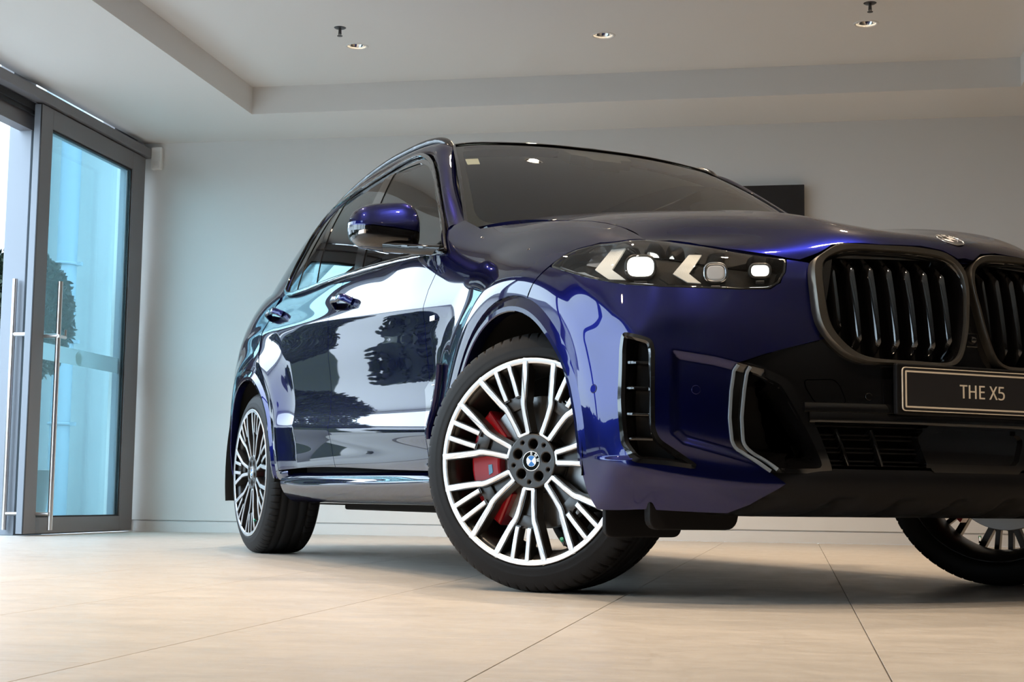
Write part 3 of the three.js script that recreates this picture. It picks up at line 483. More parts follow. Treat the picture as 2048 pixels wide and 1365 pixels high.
// outlines of the panels on the master surfaces, metres along and across each surface
const O = {
  hoodcut: [[4.143,.0808],[4.2754,.0672],[4.4854,.0628],[4.6743,.0494],[4.8099,.0245],[4.9129,.0189],[5.0301,.0153],[5.1852,.0196],[5.2453,.0253]],
  fender: [[3.9116,.0716],[3.9532,.0247],[4.143,.0808],[4.2754,.0672],[4.4854,.0628],[4.6743,.0494],[4.8099,.0245],[4.9129,.0189],[5.0301,.0153],[5.1852,.0196],[5.2453,.0253],[5.1516,.0699],[5.0517,.1079],[4.9905,.1775],[4.9472,.2244],[4.9216,.25],[4.8608,.3081],[4.8316,.3406],[4.8257,.3519],[4.7793,.343],[4.7318,.3384],[4.6838,.3378],[4.6357,.3417],[4.5885,.3493],[4.5431,.3607],[4.5,.3752],[4.4598,.3928],[4.4219,.4134],[4.3864,.4374],[4.353,.4657],[4.3224,.4985],[4.2948,.5353],[4.2708,.574],[4.2508,.6134],[4.2347,.6554],[4.2225,.7],[4.2149,.7457],[4.2112,.7899],[4.212,.8306],[4.217,.8663],[4.2261,.8955],[4.1865,.9365],[4.0333,.9365],[3.9669,.8334],[3.9717,.6981],[3.9499,.4889],[3.9471,.396],[3.9547,.3062],[3.9631,.2529],[3.9896,.2181],[4.0192,.1603]],
  bumper: [[4.9229,.2516],[4.8608,.3081],[4.8351,.3408],[4.8257,.3519],[4.8584,.3609],[4.89,.3716],[4.9204,.3847],[4.9493,.3997],[4.9772,.4173],[5.0039,.438],[5.0288,.4616],[5.0516,.4872],[5.072,.5141],[5.0898,.5422],[5.1048,.5714],[5.1176,.602],[5.1279,.634],[5.1359,.6669],[5.142,.6998],[5.1466,.7319],[5.1502,.7626],[5.1525,.7925],[5.1299,.7998],[5.1249,.8116],[5.1468,.8781],[5.1772,.9317],[5.2667,.9365],[5.3875,.9365],[5.5018,.9357],[5.5576,.9143],[5.6464,.8587],[5.6031,.8322],[5.5277,.7837],[5.5159,.7605],[5.522,.6558],[5.525,.576],[5.5321,.5582],[5.5948,.5331],[5.6785,.5038],[5.7666,.4725],[5.7483,.4348],[5.7444,.3686],[5.7448,.2947],[5.7607,.0524],[5.7369,.0398],[5.7006,.0269],[5.6833,.1754],[5.6635,.2721],[5.6331,.3021],[5.55,.315],[5.4447,.3205],[5.3467,.3215],[5.2536,.3101],[5.1679,.2866],[5.0611,.2679]],
  headlight: [[4.9242,.2499],[4.9456,.2228],[4.9905,.1775],[5.0544,.1094],[5.1558,.0719],[5.2501,.0305],[5.3405,.0017],[5.4401,.0248],[5.5203,.021],[5.5997,.0063],[5.6582,.008],[5.6977,.0283],[5.6805,.1769],[5.6611,.2673],[5.6307,.2985],[5.5504,.3111],[5.4448,.3167],[5.3467,.3175],[5.2536,.3059],[5.167,.2824],[5.0592,.2641]],
  duct: [[5.2533,.4755],[5.3208,.4966],[5.3271,.523],[5.3296,.7376],[5.3404,.7642],[5.4262,.8246],[5.2895,.8074],[5.2598,.77],[5.2499,.6592],[5.2475,.5201]],
  ductslat0: [[5.2611,.5548],[5.3189,.5577]],
  ductslat1: [[5.264,.6256],[5.3201,.629]],
  ductslat2: [[5.2667,.6968],[5.3207,.6999]],
  ductslat3: [[5.2696,.7585],[5.3214,.7617]],
  inset: [[5.3306,.509],[5.4421,.5292],[5.5264,.5581],[5.516,.7593],[5.5969,.8312],[5.461,.7903],[5.3573,.7618],[5.3344,.7376]],
  sensorA: [[5.4353,.6299]],
  sensorB: [[5.1785,.6252]],
  frontdoor: [[4.0224,.1634],[3.9896,.2181],[3.9631,.2529],[3.9547,.3062],[3.9471,.396],[3.9499,.4889],[3.9717,.6981],[3.9669,.8334],[2.9472,.8192],[2.9171,.7005],[2.8672,.542],[2.8603,.3895],[2.877,.2715],[2.882,.1981],[2.9106,.1175],[3.587,.1425],[3.8903,.152]],
  reardoor: [[2.9071,.119],[2.882,.1981],[2.877,.2715],[2.8603,.3895],[2.8672,.542],[2.9171,.7005],[2.9472,.8192],[2.3362,.8035],[2.2362,.8005],[2.2339,.7442],[2.2243,.6885],[2.208,.6349],[2.1849,.5814],[2.1562,.5318],[2.1218,.487],[2.0822,.4478],[2.0378,.4142],[1.9894,.3856],[1.9372,.3625],[1.8529,.2871],[1.7921,.2061],[1.8019,.1204],[1.9508,.0895],[2.162,.095],[2.3435,.1018]],
  quarter: [[1.8021,.0814],[1.79,.1206],[1.78,.2062],[1.8429,.2908],[1.9372,.3625],[1.9894,.3856],[2.0378,.4142],[2.0822,.4478],[2.1218,.487],[2.1562,.5318],[2.1849,.5814],[2.208,.6349],[2.2243,.6885],[2.2339,.7442],[2.2362,.8005],[2.3267,.8064],[2.3251,.8573],[2.1899,.8374],[2.1918,.7882],[2.1876,.7366],[2.1771,.6862],[2.1605,.6379],[2.1382,.5903],[2.1107,.5457],[2.078,.5054],[2.0408,.4705],[1.9994,.4406],[1.9543,.4155],[1.9062,.3954],[1.8557,.3802],[1.8036,.3701],[1.7503,.3651],[1.6966,.3651],[1.6434,.3701],[1.591,.3804],[1.5404,.3952],[1.4923,.4151],[1.4469,.4396],[1.4053,.4686],[1.3676,.5021],[1.3346,.5407],[1.3066,.5849],[1.2837,.6316],[1.2668,.6776],[1.2563,.7236],[1.2527,.7698],[1.2559,.8131],[1.2658,.8507],[1.1473,.9313],[0,.8979],[0,.1228],[0,0],[.9957,.0201],[1.4931,.0279]],
  sill: [[4.0286,.8403],[3.092,.8367],[2.3273,.8089],[2.2425,.8863],[2.2629,.9365],[4.1871,.9354],[4.1968,.8821]],
  handleF: [[3.0252,.2136]],
  handleR: [[1.9239,.1664]],
  badgeM: [[4.0302,.3395]],
  vent: [[3.9935,.5047],[4.0753,.4682],[4.0863,.4901],[4.058,.5923],[4.0585,.6944],[3.9798,.7054],[3.9132,.5519]],
  bladeF: [[4.061,.4768],[4.0182,.6056]],
  chevA: [[5.079,.0825],[5.0977,.0782],[5.1184,.074],[5.1404,.0694],[5.1552,.0887],[5.1664,.107],[5.1746,.1263],[5.1797,.1494],[5.1807,.1787],[5.1783,.2101],[5.1968,.2304],[5.2132,.2472],[5.2279,.2617],[5.2412,.2747],[5.2259,.2729],[5.21,.2709],[5.1937,.269],[5.1771,.2673],[5.1607,.2548],[5.1433,.2417],[5.1247,.2286],[5.105,.2166],[5.1071,.1917],[5.1071,.1668],[5.1045,.146],[5.1,.1289],[5.0945,.114],[5.0881,.0998],[5.0801,.085]],
  chevB: [[5.4093,.0568],[5.4224,.0478],[5.4359,.0368],[5.4498,.0236],[5.4418,.0948],[5.4358,.1376],[5.4304,.1733],[5.4248,.2086],[5.4187,.2396],[5.43,.2578],[5.4411,.2729],[5.4519,.2862],[5.4397,.2857],[5.4276,.2851],[5.4155,.2845],[5.4057,.2754],[5.3959,.2658],[5.3862,.2553],[5.3764,.2436],[5.3822,.2212],[5.3877,.1932],[5.3929,.1649],[5.3978,.1364],[5.4028,.1056],[5.4082,.0658]],
  lampA: [[5.2861,.2021],[5.3225,.1992],[5.2769,.1307]],
  lampB: [[5.4925,.2216],[5.5222,.2138],[5.4911,.1476]],
  lampC: [[5.6219,.144],[5.6496,.133],[5.628,.0572]],
  meshA: [[5.0445,.1975],[5.0349,.1382],[5.0748,.0838],[5.1045,.1825]],
  guide: [[4.9094,.2334],[4.9657,.2419],[5.0513,.2532],[5.1222,.2629],[5.1748,.2742]],
  plateA: [[5.0184,.2411],[5.0533,.234],[5.1467,.2568],[5.1443,.2691],[5.0766,.2561]],
  bladeA: [[5.3381,.2576],[5.3564,.2566],[5.3828,.2885],[5.3674,.2893]],
  shoulder: [[4.9488,.2892],[5.0343,.3176],[5.1489,.376],[5.2405,.4655]],
  lowridge: [[5.2792,.8037],[5.4228,.8399],[5.5639,.8532],[5.6465,.8565]],
  hood: [[.2207,.8004],[.328,.8004],[.5052,.8004],[.6814,.8004],[.8313,.7735],[.9545,.7698],[1.088,.7748],[1.2848,.7874],[1.3746,.7959],[1.3642,.7406],[1.4456,.7134],[1.4663,.6708],[1.4808,.6237],[1.4933,.5847],[1.5074,.5529],[1.5183,.5214],[1.4884,.4548],[1.4608,.4061],[1.4603,.3788],[1.4848,.2613],[1.4868,.1259],[1.499,.0645],[1.5225,.0273],[1.5179,0],[0,0],[0,.8004]],
  badge: [[1.4455,.0292]],
  headline: [[1.2929,.7754],[1.4456,.7134],[1.4808,.6237],[1.5074,.5529]],
  blackout: [[.7206,.8682],[.7247,.6846],[.7271,.2939],[.7243,.1697],[.706,.1253],[.6782,.1134]],
  sticker: [[.7189,.7779],[.6565,.781],[.6578,.7042],[.7145,.6977]],
  camerabox: [[.0556,.8612]],
  dlo: [[3.3594,.0284],[3.181,.1831],[2.934,.3493],[2.7317,.4676],[2.6071,.5143],[2.471,.5433],[2.3227,.5391],[2.1727,.5214],[1.9037,.5096],[1.5457,.5115],[1.2664,.5133],[1.1793,.4347],[1.1659,.3246],[1.1571,.2243],[1.1855,.1501],[1.2953,.1161],[1.6986,.0905],[2.2395,.078],[2.88,.0601]],
  glassF: [[3.3133,.0532],[3.1609,.1756],[2.9304,.3324],[2.7538,.434],[2.6426,.4809],[2.5191,.5072],[2.4111,.5037],[2.2283,.4958],[2.263,.3631],[2.3235,.2254],[2.4153,.0788],[2.876,.0644]],
  glassR: [[2.1288,.4924],[2.1424,.3723],[2.2118,.2195],[2.3131,.0809],[1.9954,.0907],[1.778,.095],[1.6702,.215],[1.5754,.365],[1.5593,.4929],[1.8467,.4842]],
  glassQ: [[1.4929,.4944],[1.4936,.37],[1.5848,.2284],[1.6914,.1015],[1.4251,.1165],[1.3913,.1699],[1.3463,.2812],[1.3593,.3917],[1.3864,.4653]],
  kidneyO: [[1.2902,.7034],[1.2614,.7261],[1.22,.7515],[1.1979,.7556],[1.0816,.7586],[.9546,.759],[.8858,.7481],[.8445,.713],[.8357,.6689],[.8487,.5756],[.8633,.5145],[.8908,.4538],[.9164,.4379],[.9751,.4354],[1.0957,.437],[1.1873,.4415],[1.2401,.4659],[1.2904,.5272],[1.2999,.6122]],
  kidneyI: [[1.253,.7024],[1.2034,.7277],[1.1602,.736],[1.0863,.7377],[.9948,.7367],[.8916,.7254],[.8613,.6986],[.8526,.652],[.8605,.5969],[.8696,.5441],[.8958,.471],[.9233,.4523],[1.0353,.45],[1.1637,.4568],[1.2087,.4788],[1.2506,.5286],[1.263,.5988]],
  intakeO: [[5.5321,.5582],[5.525,.576],[5.5159,.7605],[5.5277,.7837],[5.6019,.8322],[5.7663,.8319],[5.7015,.687],[5.657,.6075],[5.6366,.5917],[5.5643,.5578]],
  intakeI: [[5.5615,.5727],[5.5538,.5992],[5.5472,.7598],[5.5606,.7817],[5.6251,.8267],[5.7452,.824],[5.6506,.6403],[5.6357,.6109],[5.5675,.5786]],
  trimA: [[5.5335,.5594],[5.5262,.576],[5.5171,.7605],[5.5289,.7836],[5.6031,.8322]],
  trimB: [[5.5619,.5646],[5.5578,.576],[5.5435,.7599],[5.5545,.7818],[5.6214,.8298]],
  lower: [[1.3077,.2786],[1.2573,.1587],[.996,.1593],[.6637,.1643]],
  lowertop: [[1.3131,.281],[1.1449,.2799],[.9974,.28]],
  slatA: [[1.2511,.2671],[1.2141,.1733]],
  slatB: [[1.1522,.2668],[1.1182,.1725]],
  radarO: [[1.0079,.2862],[1.0386,.2503],[.9979,.1657],[.7775,.17],[.7328,.2467],[.7513,.2942]],
  radarI: [[.9744,.2689],[.9962,.2448],[.9661,.1805],[.7953,.1841],[.7594,.246],[.7693,.2776]],
  tow: [[1.336,.3904],[1.2564,.3939],[1.2405,.3802],[1.2212,.3331],[1.3071,.3297],[1.3327,.3713]],
  sensN: [[1.1605,.3516]],
  camN: [[.8514,.5165]],
  bar: [[1.3272,.3241],[1.1211,.3256]],
  plate: [[1.0861,.4269],[1.0893,.3188],[.8307,.3711]],
  valT: [[1.2571,.1536],[1.3788,.1254],[1.5178,.0241],[1.1187,.0342],[.9959,.1568]],
};
// ---------------------------------------------------------------- the car
const hatch = noiseTex(64, (u, v) => .62 + .38 * (Math.sin((u + v) * 6.2832 * 4) > -.2 && Math.sin((u - v) * 6.2832 * 4) > -.2 ? 1 : 0)); hatch.repeat.set(70, 70);
Object.assign(M, {
  paint: phys({ color: lin(.0044, .0070, .074), metalness: .9, roughness: .32, specularColor: lin(.10, .09, .18), clearcoat: 1, clearcoatRoughness: .015 }),
  black: phys({ color: lin(.004, .004, .0045), roughness: .08, clearcoat: .7, clearcoatRoughness: .02 }),
  rail: phys({ color: lin(.010, .010, .012), roughness: .22 }),
  satin: std({ color: lin(.13, .12, .105), roughness: .36, metalness: .9 }),
  plastic: phys({ color: lin(.007, .007, .008), roughness: .5, specularIntensity: .25 }),
  valance: phys({ color: lin(.006, .0065, .008), roughness: .42, specularIntensity: .3 }),
  dark: phys({ color: lin(.014, .014, .014), roughness: .8, specularIntensity: .3 }),
  trim: std({ color: lin(.20, .25, .31), roughness: .32, metalness: .35 }),
  glass: phys({ color: lin(.74, .80, .79), transmission: 1, thickness: 0, roughness: 0, ior: 1.52 }),
  tint: phys({ color: lin(.10, .105, .11), transmission: 1, thickness: 0, roughness: 0, ior: 1.52 }),
  windscreen: phys({ color: lin(.58, .62, .59), transmission: 1, thickness: 0, roughness: 0, ior: 1.7 }),
  lens: phys({ color: lin(.96, .97, .97), transmission: 1, thickness: 0, roughness: 0, ior: 1.32 }),
  lampSheen: phys({ color: lin(.62, .64, .68), roughness: .12, clearcoat: 1 }),  // opaque pale colour stands in for reflections in the unlit lens
  frit: phys({ color: lin(.006, .006, .006), roughness: .7, specularIntensity: .2 }),
  tyre: phys({ color: lin(.009, .009, .010), roughness: .6, specularIntensity: .5 }),
  wheelDark: std({ color: lin(.055, .053, .052), roughness: .30, metalness: .6 }),
  wheelBright: std({ color: lin(.74, .74, .75), roughness: .30, metalness: .95 }),
  disc: std({ color: lin(.42, .42, .42), roughness: .38, metalness: .95 }),
  caliper: phys({ color: lin(.62, .010, .022), roughness: .35, clearcoat: .6 }),
  blue: std({ color: lin(.02, .20, .62), roughness: .35 }), badgeWhite: std({ color: lin(.80, .80, .80), roughness: .35, metalness: .3 }),
  lightBlue: std({ color: lin(.20, .50, .72), roughness: .4 }),
  drl: std({ color: lin(.85, .85, .82), map: hatch, emissiveMap: hatch, roughness: .35, emissive: lin(.95, 1, .90), emissiveIntensity: .16 }),
  beam: std({ color: lin(1, 1, 1), emissive: lin(.97, 1, .92), emissiveIntensity: 30 }),
  cabin: std({ color: lin(.035, .035, .036), roughness: .75 }), cabinLight: std({ color: lin(.40, .41, .40), roughness: .9 }),
  paper: std({ color: lin(.75, .73, .62), roughness: .7 }), cream: std({ color: lin(.78, .70, .58), roughness: .4 }),
  plateBlack: std({ color: lin(.014, .014, .017), roughness: .5 }), green: std({ color: lin(.02, .35, .2), roughness: .4 }),
});
const car = thing('car', 'dark blue metallic sport utility vehicle with lit headlights and turned front wheels', 'car', [0, 0, 0], -.962);
const gap = p => offsetPoly(p, -.0022);
const smoothUV = (pts, n = 3) => smooth(pts.map(p => [p[0], p[1], 0]), n).map(p => [p[0], p[1]]);
// a panel on the right-hand side and its twin on the left
function pair(name, g0, mat, label) { const geo = Array.isArray(g0) ? merge(g0) : g0; const a = part(name, geo, mat, car, label); part(name, mirrorZ(geo), mat, car, label); return a; }
const font = await new FontLoader().loadAsync('fonts/droid/droid_sans_regular.typeface.json'), fontBold = await new FontLoader().loadAsync('fonts/droid/droid_sans_bold.typeface.json');
const text = (s, size, depth, f = font) => { const g = new TextGeometry(s, { font: f, size, depth, curveSegments: 4 }); g.computeBoundingBox(); const b = g.boundingBox; return g.translate(-(b.min.x + b.max.x) / 2, -(b.min.y + b.max.y) / 2, 0); };

// --- painted panels
pair('fender', side.panel(gap(O.fender)), M.paint);
pair('bumper', side.panel(gap(O.bumper), { holes: [roundPoly(O.duct, .012, 3)] }), M.paint);
pair('front_door', side.panel(gap(O.frontdoor)), M.paint);
pair('rear_door', side.panel(gap(O.reardoor)), M.paint);
pair('quarter_panel', side.panel(gap(O.quarter), { step: 2 }), M.paint);
{ const g = hood.panel(offsetPoly(O.hood, -.0018).map(([u, v]) => [u, v < .006 ? 0 : v])); part('hood', merge([g, mirrorZ(g)]), M.paint, car); }
pair('pillar', cant.panel([[cant.U0[1] - .06, 0], [cant.U0[12], 0], [cant.U0[13], cant.V], [cant.U0[1] - .05, cant.V]], { depth: .006 }), M.paint);
{ const g = roof.panel([[0, 0], [roof.U, 0], [roof.U, roof.V], [0, roof.V]], { depth: .01 }); part('roof', merge([g, mirrorZ(g)]), M.paint, car); }
pair('side_skirt', skirt.panel([[0, 0], [skirt.U, 0], [skirt.U, skirt.V], [0, skirt.V]], { depth: .01 }), M.paint);
pair('rear_pillar', house.panel([house.near([-2.78, 1.60, .68]), house.near([-3.2, 1.56, .6]), house.near([-3.9, 1.40, .5]), house.near([-3.95, 1.10, .75]), house.near([-2.70, 1.17, .88]), ...[...O.dlo.slice(10, 15)].reverse().map(([u, v]) => [u - .004, v])], { depth: .006, offset: -.001 }), M.paint);
// wheel housings
function housing(cx) {
  const pts = []; const R0 = .462;
  const prof = [[.50, .40], [.47, .47], [.974, .474]];
  const pos = [], idx = [], n = 48, rows = [[.972, .455], [.955, .450], [.60, .448], [.55, .40], [.54, 0]];
  for (let i = 0; i <= n; i++) { const a = lerp(-.10, Math.PI + .30, i / n); for (const [z, r] of rows) pos.push(cx + Math.cos(a) * r, Math.max(.2, WR + Math.sin(a) * r), z); }
  for (let i = 0; i < n; i++) for (let j = 0; j < rows.length - 1; j++) { const a = i * rows.length + j, b = a + rows.length; idx.push(a, a + 1, b, b, a + 1, b + 1); }
  const g = new THREE.BufferGeometry(); g.setAttribute('position', new THREE.Float32BufferAttribute(pos, 3)); g.setIndex(idx); g.computeVertexNormals(); return g;
}
pair('wheel_housing', housing(0), M.dark); pair('wheel_housing', housing(AX), M.dark);
// arch mouldings: a flat band round the opening with a rounded lip
function arch(cx, a0, a1) {
  const pts = []; for (let i = 0; i <= 60; i++) { const a = lerp(a0, a1, i / 60) * Math.PI / 180; const q = side.near([cx + Math.cos(a) * .497, WR + Math.sin(a) * .497, .985]); pts.push([cx + Math.cos(a) * .430, WR + Math.sin(a) * .430, side.at(...q).p[2]]); }
  const prof = [[0, -.03], [0, .003], [.003, .006], [.016, .006], [.020, .004], [.043, -.009], [.047, -.010], [.048, -.03]];
  const pos = [], idx = [], m = prof.length;
  pts.forEach(([x, y, z]) => { const dx = (x - cx) / .43, dy = (y - WR) / .43; for (const [r, o] of prof) pos.push(x + dx * r, y + dy * r, z + o + .001); });
  for (let i = 0; i < 60; i++) for (let j = 0; j < m - 1; j++) { const a = i * m + j, b = a + m; idx.push(a, b, a + 1, b, b + 1, a + 1); }
  const g = new THREE.BufferGeometry(); g.setAttribute('position', new THREE.Float32BufferAttribute(pos, 3)); g.setIndex(idx); return toCreasedNormals(g, .45);
}
pair('arch_moulding', arch(0, -1, 195), M.paint); pair('arch_moulding', arch(AX, -4, 190), M.paint);
// --- underbody
part('underbody', [box(-3.9, .55, .225, .30, -.52, .52, .02), box(-2.4, -.55, .245, .33, -.88, .88, .02), box(-3.85, -3.5, .27, .5, -.62, .62, .02), box(-2.3, -.7, .21, .25, .55, .72, .01), box(.45, .66, .24, .27, -.6, .6, .01)], M.dark, car);
part('light_block', [box(-3.95, .60, .30, .80, -.53, .53, .02), box(-2.42, -.52, .33, 1.0, -.86, .86, .02), box(-.60, .38, .85, 1.0, -.70, .70, .02), box(-3.6, -2.42, .86, 1.10, -.70, .70, .02)], M.cabin, car);  // inner boxes added to stop light leaking through the body
// --- side windows
const dloHoles = [O.glassF, O.glassR, O.glassQ].map(p => roundPoly(p, .02, 3));
pair('window_surround', house.panel(offsetPoly(O.dlo, .004), { holes: dloHoles, depth: .01, offset: -.003 }), M.black);
pair('side_window', house.panel(offsetPoly(dloHoles[0], .002), { depth: 0, offset: -.006 }), M.glass);
pair('side_window', house.panel(offsetPoly(dloHoles[1], .002), { depth: 0, offset: -.006 }), M.tint);
pair('side_window', house.panel(offsetPoly(dloHoles[2], .002), { depth: 0, offset: -.006 }), M.tint);
{ const top = resample(smoothUV(O.dlo.slice(0, 15), 3), .03), bot = resample(smoothUV([O.dlo[14], ...O.dlo.slice(15), O.dlo[0]], 3), .03);
  pair('window_trim', sweep(onPatch(house, top), sect(.016, .010)), M.black); pair('belt_trim', sweep(onPatch(house, bot), sect(.020, .012)), M.black); }
// --- windscreen
part('windscreen', (() => { const g = screen.panel([[0, .02], [screen.U, .0], [screen.U, screen.V], [0, screen.V]], { depth: 0, offset: 0 }); return merge([g, mirrorZ(g)]); })(), M.windscreen, car);
{ const e = O.blackout, U = screen.U, V = screen.V, inner = smoothUV([...e, [.2, e[5][1] - .005], [0, e[5][1] - .005]], 3), top = V - .035;
  const poly = [[0, 0], [U, 0], [U, V], [0, V], [0, top], [e[0][0] - .02, top], [e[0][0], e[0][1]], ...inner.slice(1)];
  const g = screen.panel(poly, { depth: 0, offset: -.004 }); part('windscreen_border', merge([g, mirrorZ(g)]), M.frit, car);
  const p = screen.panel([[0, top - .10], [.07, top - .10], [.09, top - .06], [.16, top - .05], [.18, V], [0, V]], { depth: .04, offset: -.006 }); part('camera_cover', merge([p, mirrorZ(p)]), M.cabin, car);
  part('sticker', screen.panel(O.sticker, { depth: 0, offset: -.003 }), M.paper, car, 'cream paper sticker in the corner of the windscreen');
  pair('screen_seal', sweep(onPatch(screen, resample([[U - .001, 0], [U - .001, V]], .04), 0), sect(.012, .006)), M.black);
  part('header_seal', sweep(onPatch(screen, resample([[U, V - .002], [0, V - .002]], .04)).concat(onPatch(screen, resample([[0, V - .002], [U, V - .002]], .04)).slice(1).map(q => ({ p: [q.p[0], q.p[1], -q.p[2]], n: [q.n[0], q.n[1], -q.n[2]] }))), sect(.012, .006)), M.black, car);
}
part('cowl', [box(-.78, -.50, 1.10, 1.125, -.70, .70, .01)], M.plastic, car);
{ // wiper blades at the foot of the windscreen
  pair('wiper', sweep(onPatch(screen, resample([[.66, .085], [.45, .095], [.12, .10]], .03), .004), sect(.010, .008)), M.plastic);
}
// --- roof rails
{ const pts = smooth([[-1.425, 1.640, .598], [-1.46, 1.668, .600], [-1.52, 1.692, .602], [-1.62, 1.709, .603], [-1.80, 1.722, .603], [-2.14, 1.728, .602], [-2.5, 1.708, .600], [-2.84, 1.665, .598], [-3.16, 1.605, .595], [-3.45, 1.520, .59], [-3.6, 1.455, .585]], 6);
  pair('roof_rail', sweep(pts.map(p => ({ p: [p[0], p[1] - .026, p[2]], n: [0, 1, .25] })), roundPoly([[-.017, 0], [.017, 0], [.014, .026], [-.014, .026]], .009, 3)), M.rail); }
// --- mirrors
{
  const shell = (y0, y1, pinch) => {
    const pos = [], idx = [], nu = 40, nv = 20, C = [-.985, 1.208, 1.022];
    for (let i = 0; i <= nu; i++) for (let j = 0; j <= nv; j++) {
      const a = i / nu * 2 * Math.PI, y = lerp(y0, y1, j / nv), k = Math.pow(Math.max(0, 1 - Math.pow(Math.abs(y) / .088, 3.8)), 1 / 3.2), s = q => Math.sign(q) * Math.pow(Math.abs(q), .62);
      const ex = s(Math.cos(a)), ez = s(Math.sin(a)), top = y > 0 ? 1 - .10 * y / .088 : 1;
      const lx = ex * (ex > 0 ? .085 : .045) * k * top, lz = ez * (ez > 0 ? .122 : .104) * k * top;
      pos.push(C[0] + lx - .35 * (lz) - .25 * Math.max(0, y), C[1] + y + lz * (y > 0 ? -.10 : .12), C[2] + lz);
    }
    for (let i = 0; i < nu; i++) for (let j = 0; j < nv; j++) { const a = i * (nv + 1) + j, b = a + nv + 1; idx.push(a, a + 1, b, b, a + 1, b + 1); }
    const g = new THREE.BufferGeometry(); g.setAttribute('position', new THREE.Float32BufferAttribute(pos, 3)); g.setIndex(idx); return toCreasedNormals(g, .6);
  };
  const root = new THREE.Group();
  for (const s of [1, -1]) {
    const mz = g => s > 0 ? g : mirrorZ(g);
    const cap = part('mirror', mz(shell(-.012, .0879)), M.paint, car);
    part('mirror_base', mz(merge([shell(-.0879, -.016)])), M.black, cap);
    part('indicator', mz(sweep([[-1.000, 1.178, 1.118], [-.965, 1.178, 1.120], [-.93, 1.178, 1.112]].map(p => ({ p, n: [.2, 0, 1] })), sect(.014, .008))), M.badgeWhite, cap);
    part('mirror_arm', mz(merge([sweep(smooth([[-.95, 1.142, 1.02], [-.85, 1.125, .95], [-.80, 1.118, .912], [-.77, 1.115, .885]], 4).map(p => ({ p: [p[0], p[1], p[2]], n: [.3, 1, 0] })), roundPoly([[-.045, -.026], [.035, -.026], [.04, .010], [-.045, .010]], .012, 3))])), M.black, cap);
    part('mirror_glass', mz(box(-1.062, -1.056, 1.15, 1.25, .975, 1.075, .002).translate(0, 0, 0)), M.chrome, cap);
  }
}
// --- door handles and the small fender badge
for (const [uv, n] of [[O.handleF[0], 'F'], [O.handleR[0], 'R']]) {
  const q = side.at(...uv), p = q.p, path = smooth([[-.105, -.006], [-.06, .002], [0, .004], [.06, .001], [.10, -.008]].map(([a, b]) => { const u = side.near([p[0] + a, p[1] + b, p[2]]), w = side.at(...u); const k = Math.abs(a) > .09 ? 0 : .036; return w.p.map((x, i) => x + w.n[i] * k); }), 5);
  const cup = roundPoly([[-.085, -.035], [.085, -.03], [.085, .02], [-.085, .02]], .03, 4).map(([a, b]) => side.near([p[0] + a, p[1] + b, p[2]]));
  const base = pair('door_handle', sweep(path.map(v => ({ p: v, n: q.n })), roundPoly([[-.016, -.006], [.016, -.006], [.013, .008], [-.013, .008]], .006, 3)), M.paint);
  pair('handle_shade', side.panel(cup, { depth: 0, offset: .0015 }), M.black);  // flat black patch paints the shade of a hollow behind the handle
}
{ const q = side.at(...O.badgeM[0]); const b = q.p; pair('fender_badge', box(b[0] - .022, b[0] + .022, b[1] - .009, b[1] + .009, b[2], b[2] + .004, .002), M.chrome); }
// fender vent behind the front wheel
{
  const p = O.vent; pair('vent', side.panel(p, { depth: .0, offset: .0012 }), M.black);
  pair('vent_blade', sweep(onPatch(side, resample([side.near([-.595, .70, .96]), side.near([-.635, .565, .96]), side.near([-.66, .46, .96])], .02), .002), roundPoly([[-.014, 0], [.014, 0], [.004, .02], [-.010, .02]], .004, 2)), M.paint);
  for (const y of [.635, .585, .54]) pair('vent_slat', sweep(onPatch(side, resample([side.near([-.70, y, .96]), side.near([-.635 - (.66 - y) * .2, y + .004, .96])], .01), .002), sect(.004, .006)), M.chrome);
}
